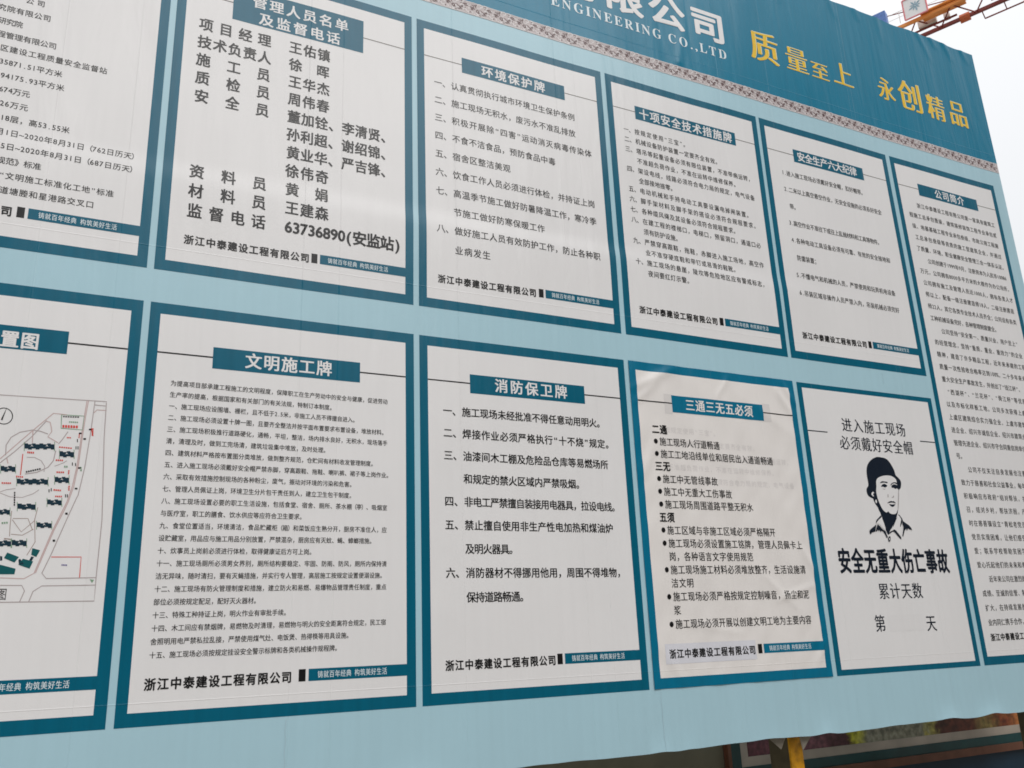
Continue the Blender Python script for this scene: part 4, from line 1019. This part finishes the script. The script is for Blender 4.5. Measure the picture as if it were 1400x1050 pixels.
# ---------------------------------------------------------------- steel frame and posts of the board
M_yel = paint('yellow_post_paint', (0.62, 0.29, 0.004), 0.42, var=0.38, scale=22, bump=0.4)
M_olive = paint('galvanised_tube', (0.16, 0.15, 0.12), 0.5, 0.3, var=0.2)
x0, x1 = U0 * S + .015, U1 * S - .015; zb, zt = Z0 + VB * S + 0.03, Z0 + VT * S - 0.03
for zz in (zb, Z0 + 0.06 * S, Z0 + 0.2 * S, Z0 + 0.48 * S, zt):
    mb = MB(); mb.box(x0, x1, 0.022, 0.062, zz - 0.02, zz + 0.02); mb.build('rail', M_olive, board)
for k in range(9):
    xx = x0 + (x1 - x0) * k / 8
    mb = MB(); mb.box(xx - 0.02, xx + 0.02, 0.064, 0.104, zb - 0.03, zt); mb.build('upright', M_olive, board)
lx = 1.691
M_web = paint('post_web_dark', (0.075, 0.060, 0.030), 0.6, var=0.3, scale=14)  # web in a darker olive brown than the yellow front plate
for xx in (lx - 4.3, lx - 2.15, lx, lx + 2.15):
    mb = MB(); mb.box(xx - 0.044, xx + 0.044, 0.106, 0.118, 0.014, zt - 0.1); leg = mb.build('post', M_yel, board)
    mb = MB(); mb.box(xx - 0.043, xx + 0.030, 0.119, 0.270, 0.014, zt - 0.1); mb.build('post_web', M_web, leg)
    mb = MB(); mb.box(xx - 0.11, xx + 0.11, 0.05, 0.32, 0.0, 0.013); mb.build('base_plate', M_yel, leg)
# folded cloth tails hanging beside the posts
M_tail = paint('cloth_tail', (0.30, 0.27, 0.22), 0.8, var=0.1)
for xx in (lx, lx + 2.15, lx - 2.15):
    zc = Z0 + VB * S; d0 = xx - 1.691
    for (a, b_, c_) in (((1.425, .03, zc + .02), (1.545, .06, zc - .060), (1.60, .06, zc + .02)), ((1.66, .04, zc + .02), (1.687, .05, zc - .075), (1.775, .04, zc + .02))):
        mb = MB(); mb.v = [(p_[0] + d0, p_[1] + q_, p_[2]) for q_ in (0, .004) for p_ in (a, b_, c_)]
        mb.f = [(0, 1, 2), (5, 4, 3), (0, 3, 4, 1), (1, 4, 5, 2), (2, 5, 3, 0)]
        mb.build('cloth_tail', M_tail, board)

# ---------------------------------------------------------------- site hoarding behind, with a framed picture poster
YH = 0.95
hoard = empty('hoarding_wall', (3.0, YH + 0.06, 0))
tag(hoard, 'low site hoarding behind the banner with olive grey plaster and a dark blue painted stretch', 'wall')
mb = MB(); mb.box(-8, 1.866, YH, YH + 0.14, 0, 1.9); mb.build('plaster_wall', paint('olive_plaster', (0.20, 0.18, 0.125), 0.85, var=0.12, scale=4), hoard)
mb = MB(); mb.box(1.868, 14.0, YH, YH + 0.14, 0, 1.9); mb.build('blue_panel', paint('blue_board', (0.004, 0.030, 0.060), 0.55, var=0.2, scale=3), hoard)
def pict():
    m, n, l, b = new_mat('poster_picture')
    geo = n.new('ShaderNodeNewGeometry')
    sx_ = n.new('ShaderNodeSeparateXYZ'); l.new(geo.outputs['Position'], sx_.inputs[0])
    a = n.new('ShaderNodeTexNoise'); a.inputs['Scale'].default_value = 5.0; a.inputs['Detail'].default_value = 5; a.inputs['Distortion'].default_value = 0.8; l.new(geo.outputs['Position'], a.inputs['Vector'])
    ma = n.new('ShaderNodeMath'); ma.operation = 'MULTIPLY_ADD'; ma.inputs[1].default_value = 0.55; ma.inputs[2].default_value = -0.27; l.new(a.outputs['Fac'], ma.inputs[0])
    mb_ = n.new('ShaderNodeMath'); mb_.operation = 'ADD'; l.new(sx_.outputs[0], mb_.inputs[0]); l.new(ma.outputs[0], mb_.inputs[1])
    mr = n.new('ShaderNodeMapRange'); mr.inputs[1].default_value = 2.0; mr.inputs[2].default_value = 5.2; l.new(mb_.outputs[0], mr.inputs[0])
    r = n.new('ShaderNodeValToRGB'); e = r.color_ramp.elements
    e[0].position = 0.0; e[0].color = (0.13, 0.035, 0.05, 1); e[1].position = 1.0; e[1].color = (0.50, 0.10, 0.03, 1)
    for p_, c_ in ((0.20, (0.20, 0.08, 0.10, 1)), (0.27, (0.06, 0.015, 0.02, 1)), (0.305, (0.50, 0.48, 0.03, 1)), (0.335, (0.42, 0.40, 0.08, 1)), (0.36, (0.28, 0.27, 0.20, 1)), (0.52, (0.25, 0.24, 0.17, 1)), (0.55, (0.45, 0.40, 0.10, 1)),
                   (0.575, (0.07, 0.02, 0.012, 1)), (0.68, (0.12, 0.03, 0.015, 1)), (0.74, (0.22, 0.17, 0.05, 1)), (0.78, (0.14, 0.03, 0.012, 1)), (0.88, (0.60, 0.22, 0.06, 1))):
        q = e.new(p_); q.color = c_
    l.new(mr.outputs[0], r.inputs[0])
    f = n.new('ShaderNodeTexNoise'); f.inputs['Scale'].default_value = 26; f.inputs['Detail'].default_value = 6; l.new(geo.outputs['Position'], f.inputs['Vector'])
    fr = n.new('ShaderNodeMapRange'); fr.inputs[1].default_value = 0.35; fr.inputs[2].default_value = 0.7; fr.inputs[3].default_value = 0.55; fr.inputs[4].default_value = 1.5; l.new(f.outputs['Fac'], fr.inputs[0])
    mx = n.new('ShaderNodeVectorMath'); mx.operation = 'SCALE'; l.new(r.outputs[0], mx.inputs[0]); l.new(fr.outputs[0], mx.inputs['Scale'])
    l.new(mx.outputs[0], b.inputs['Base Color']); b.inputs['Roughness'].default_value = 0.4
    return m
poster = empty('poster_board', (4.5, YH - 0.03, 0.65))
tag(poster, 'long framed picture poster fixed to the hoarding, seen below the hem of the banner', 'poster')
px0, px1, pz0, pz1 = 1.868, 9.2, 0.668, 1.80
def frame4(name, X0, X1, Z0_, Z1_, tx, tz, mat, y0, y1):
    mb = MB()
    mb.box(X0, X1, y0, y1, Z0_, Z0_ + tz); mb.box(X0, X1, y0, y1, Z1_ - tz, Z1_)
    mb.box(X0, X0 + tx, y0, y1, Z0_ + tz, Z1_ - tz); mb.box(X1 - tx, X1, y0, y1, Z0_ + tz, Z1_ - tz); return mb.build(name, mat, poster)
frame4('outer_frame', px0, px1, pz0, pz1, .026, .052, paint('brown_frame', (0.14, 0.055, 0.03), 0.5, var=0.25), YH - 0.045, YH)
frame4('teal_band', px0 + .026, px1 - .026, pz0 + .052, pz1 - .052, .086, .062, paint('teal_band', (0.002, 0.050, 0.052), 0.3, var=0.2, bump=.3), YH - 0.03, YH)
frame4('mat_band', px0 + .112, px1 - .112, pz0 + .114, pz1 - .114, .060, .057, paint('grey_mat', (0.42, 0.36, 0.30), 0.4, var=0.25, scale=3, bump=.6), YH - 0.026, YH)
mb = MB(); mb.box(px0 + .172, px1 - .172, YH - 0.022, YH, pz0 + .171, pz1 - .171); mb.build('picture', pict(), poster)

# ---------------------------------------------------------------- tower crane behind the board
A = Vector((52.1, 30.6, 46.0)); ax = Vector((2.0, -4.55, 0)).normalized(); lat = Vector((ax.y * -1, ax.x, 0)).normalized()
if lat.x < 0: lat = -lat
crane = empty('tower_crane', tuple(A - ax * 26 + Vector((0.9, 0.4, -46.0))))
tag(crane, 'orange and red crane arm with a small sign, above the banner top edge', 'crane')
M_or = paint('crane_orange', (0.85, 0.32, 0.07), 0.45, var=0.15, scale=0.7)
M_rd = paint('crane_dark_red', (0.20, 0.028, 0.020), 0.5, var=0.2, scale=0.7)
M_gy = paint('crane_grey', (0.66, 0.58, 0.52), 0.6, var=0.2, scale=1)
def J(t, s_, h): return tuple(A + ax * t + lat * s_ + Vector((0, 0, h)))
W_ = 2.25
mb = MB(); mb.bar(J(-26, 0, 0), J(9, 0, 0), 0.16, 4); mb.build('near_chord', M_or, crane)
mb = MB(); mb.bar(J(-26, W_, 0), J(9, W_, 0), 0.17, 4); mb.build('far_chord', M_rd, crane)
mb = MB()
for k in range(14):
    t = -26 + k * 2.5
    mb.bar(J(t, 0, 0), J(t + 1.25, W_, 0), 0.055, 4); mb.bar(J(t + 1.25, W_, 0), J(t + 2.5, 0, 0), 0.055, 4)
mb.build('lacing', M_rd, crane)
# deck plate, machinery, rails
def plate(name, t0, t1, s0, s1, h0, h1, mat, parent=crane):
    mb = MB(); v = [J(t, s_, h) for h in (h0, h1) for s_ in (s0, s1) for t in (t0, t1)]
    mb.v = v; mb.f = [(0, 2, 3, 1), (4, 5, 7, 6), (0, 1, 5, 4), (2, 6, 7, 3), (0, 4, 6, 2), (1, 3, 7, 5)]; return mb.build(name, mat, parent)
plate('deck', -0.6, 2.4, -0.35, 0.95, 0.18, 0.26, M_or)
plate('deck', 2.4, 8.0, -0.5, 0.55, 0.18, 0.26, M_or)
plate('winch', -1.1, 0.2, 1.0, 1.5, -0.05, 0.55, M_gy); plate('winch', 0.7, 1.1, 1.2, 1.7, 0.0, 0.45, M_gy); plate('winch', 3.9, 4.5, 1.1, 1.7, 0.0, 0.5, M_gy)
plate('beam', -1.6, 1.6, 1.2, 1.32, -0.22, -0.1, M_rd)
mb = MB(); mb.bar(J(1.6, W_ + .02, -0.02), J(2.3, W_ + .02, -0.02), 0.34, 10); mb.build('sheave_housing', paint('rust_orange', (0.55, 0.13, 0.04)), crane)
mb = MB(); mb.bar(J(3.1, W_ + 1.1, -0.1), J(9, W_ + 1.1, -0.1), 0.06, 4)
for t in (3.1, 4.6, 6.1, 7.6): mb.bar(J(t, W_, 0), J(t, W_ + 1.1, -0.1), 0.05, 4)
mb.build('outrigger_rail', M_rd, crane)
mb = MB()
for t in [-26 + 2.0 * k for k in range(17)]: mb.bar(J(t, -0.35, 0.1), J(t, -0.35, 1.15), 0.022, 4)
mb.bar(J(-26, -0.35, 1.15), J(9, -0.35, 1.15), 0.02, 4); mb.bar(J(-26, -0.35, 0.65), J(9, -0.35, 0.65), 0.015, 4)
mb.build('handrail', M_gy, crane)
# sign board with pale red frame and a blue grey leafy emblem
ga, gb, gc, gd = -1.62, 0.0, 0.10, 1.85
sg = MB(); sg.v = [J(ga, -.40, gc), J(gb, -.40, gc), J(gb, -.40, gd), J(ga, -.40, gd), J(ga, -.36, gc), J(gb, -.36, gc), J(gb, -.36, gd), J(ga, -.36, gd)]
sg.f = [(0, 1, 2, 3), (7, 6, 5, 4), (0, 4, 5, 1), (1, 5, 6, 2), (2, 6, 7, 3), (3, 7, 4, 0)]
sign = sg.build('sign_board', paint('sign_white', (0.80, 0.80, 0.80), 0.5, var=0.03), crane)
mb = MB()
for (a, b_) in (((ga, gc), (gb, gc)), ((ga, gd), (gb, gd)), ((ga, gc), (ga, gd)), ((gb, gc), (gb, gd))): mb.bar(J(a[0], -.4, a[1]), J(b_[0], -.4, b_[1]), 0.06, 4)
mb.build('sign_frame', paint('sign_red', (0.72, 0.22, 0.24), 0.5), sign)
mb = MB()
for k in range(9):
    an = k * 0.698; r_ = 0.42 + 0.12 * (k % 2); c0 = (-0.78, 1.0); n0 = len(mb.v)
    for (rr, da) in ((0.05, -0.5), (r_ * .6, -.22), (r_, 0), (r_ * .6, .22), (0.05, .5)):
        mb.v.append(J(c0[0] + rr * math.cos(an + da), -0.412, c0[1] + rr * math.sin(an + da)))
    mb.f.append(tuple(n0 + q for q in range(5)))
mb.build('emblem', paint('sign_blue_grey', (0.25, 0.38, 0.46), 0.5), sign)
plate('blue_cover', -4.3, -2.9, -0.55, 0.1, 0.45, 1.7, paint('blue_tarp', (0.10, 0.20, 0.50), 0.5))
# mast, slewing unit, tower head and main jib: hidden by the board from here, built where they stand
base = A - ax * 26 + lat * (W_ / 2)
mb = MB(); h = 0.0
for sx_, sy_ in ((-1, -1), (1, -1), (1, 1), (-1, 1)):
    mb.bar((base.x + sx_, base.y + sy_, 0), (base.x + sx_, base.y + sy_, 45.5), 0.12, 4)
for k in range(18):
    z_ = k * 2.5; cs_ = ((-1, -1), (1, -1), (1, 1), (-1, 1))
    for q in range(4):
        a, b_ = cs_[q], cs_[(q + 1) % 4]
        mb.bar((base.x + a[0], base.y + a[1], z_), (base.x + b_[0], base.y + b_[1], z_ + 2.5), 0.05, 4)
mb.build('mast', M_or, crane)
mb = MB(); mb.bar((base.x, base.y, 45.5), (base.x, base.y, 53.5), 0.8, 4, 0.2); mb.build('tower_head', M_or, crane)
mb = MB(); tip = base - ax * 48
for s_ in (-0.8, 0.8): mb.bar(tuple(base + lat * s_ + Vector((0, 0, 46))), tuple(tip + lat * s_ + Vector((0, 0, 46))), 0.1, 4)
mb.bar(tuple(base + Vector((0, 0, 47.3))), tuple(tip + Vector((0, 0, 47.3))), 0.1, 4)
for k in range(24):
    p0 = base - ax * (2 * k); p1 = base - ax * (2 * k + 1); p2 = base - ax * (2 * k + 2)
    for s_ in (-0.8, 0.8):
        mb.bar(tuple(p0 + lat * s_ + Vector((0, 0, 46))), tuple(p1 + Vector((0, 0, 47.3))), 0.045, 4); mb.bar(tuple(p1 + Vector((0, 0, 47.3))), tuple(p2 + lat * s_ + Vector((0, 0, 46))), 0.045, 4)
mb.build('jib', M_or, crane)
mb = MB(); mb.bar((base.x, base.y, 53.4), tuple(base - ax * 30 + Vector((0, 0, 47.3))), 0.04, 4); mb.bar((base.x, base.y, 53.4), J(6, 1.1, 0.2), 0.04, 4); mb.build('tie_bar', M_rd, crane)

# ---------------------------------------------------------------- unseen blocks added opposite the banner to darken its reflections and lower part
def block(x0, x1, y0, y1, h, label, mat, glass):
    o = empty('added_shade_block', ((x0 + x1) / 2, (y0 + y1) / 2, 0)); tag(o, label, 'added light blocker')
    mb = MB(); mb.box(x0, x1, y0, y1, 0, h); w_ = mb.build('wall', mat, o)
    mb = MB(); mb.box(x0 - .3, x1 + .3, y0 - .3, y1 + .3, h, h + .35); mb.build('roof', mat, o)
    n = int((x1 - x0) / 3.2)
    for fl_ in range(int(h / 3.1)):
        for k in range(n):
            xc = x0 + (k + .5) * (x1 - x0) / n; z_ = 1.0 + fl_ * 3.1
            mb = MB(); mb.box(xc - .8, xc + .8, y1 - .05, y1 + .04, z_, z_ + 1.5); f_ = mb.build('window', M_frm, o)
            mb = MB(); mb.box(xc - .72, xc + .72, y1 + .042, y1 + .05, z_ + .08, z_ + 1.42); mb.build('pane', glass, f_)
M_frm = paint('window_frame_grey', (0.25, 0.25, 0.24), 0.5)
M_gl = paint('dark_glass', (0.02, 0.025, 0.03), 0.12, var=0.05)
M_con = paint('weathered_concrete', (0.17, 0.16, 0.145), 0.85, var=0.2, scale=1.5)
block(-16, 9, -26, -15.5, 8.6, 'low grey concrete block across the road, facing the banner', M_con, M_gl)
block(13, 62, -28, -14.0, 19.0, 'taller grey concrete block across the road, facing the right end of the banner', M_con, M_gl)
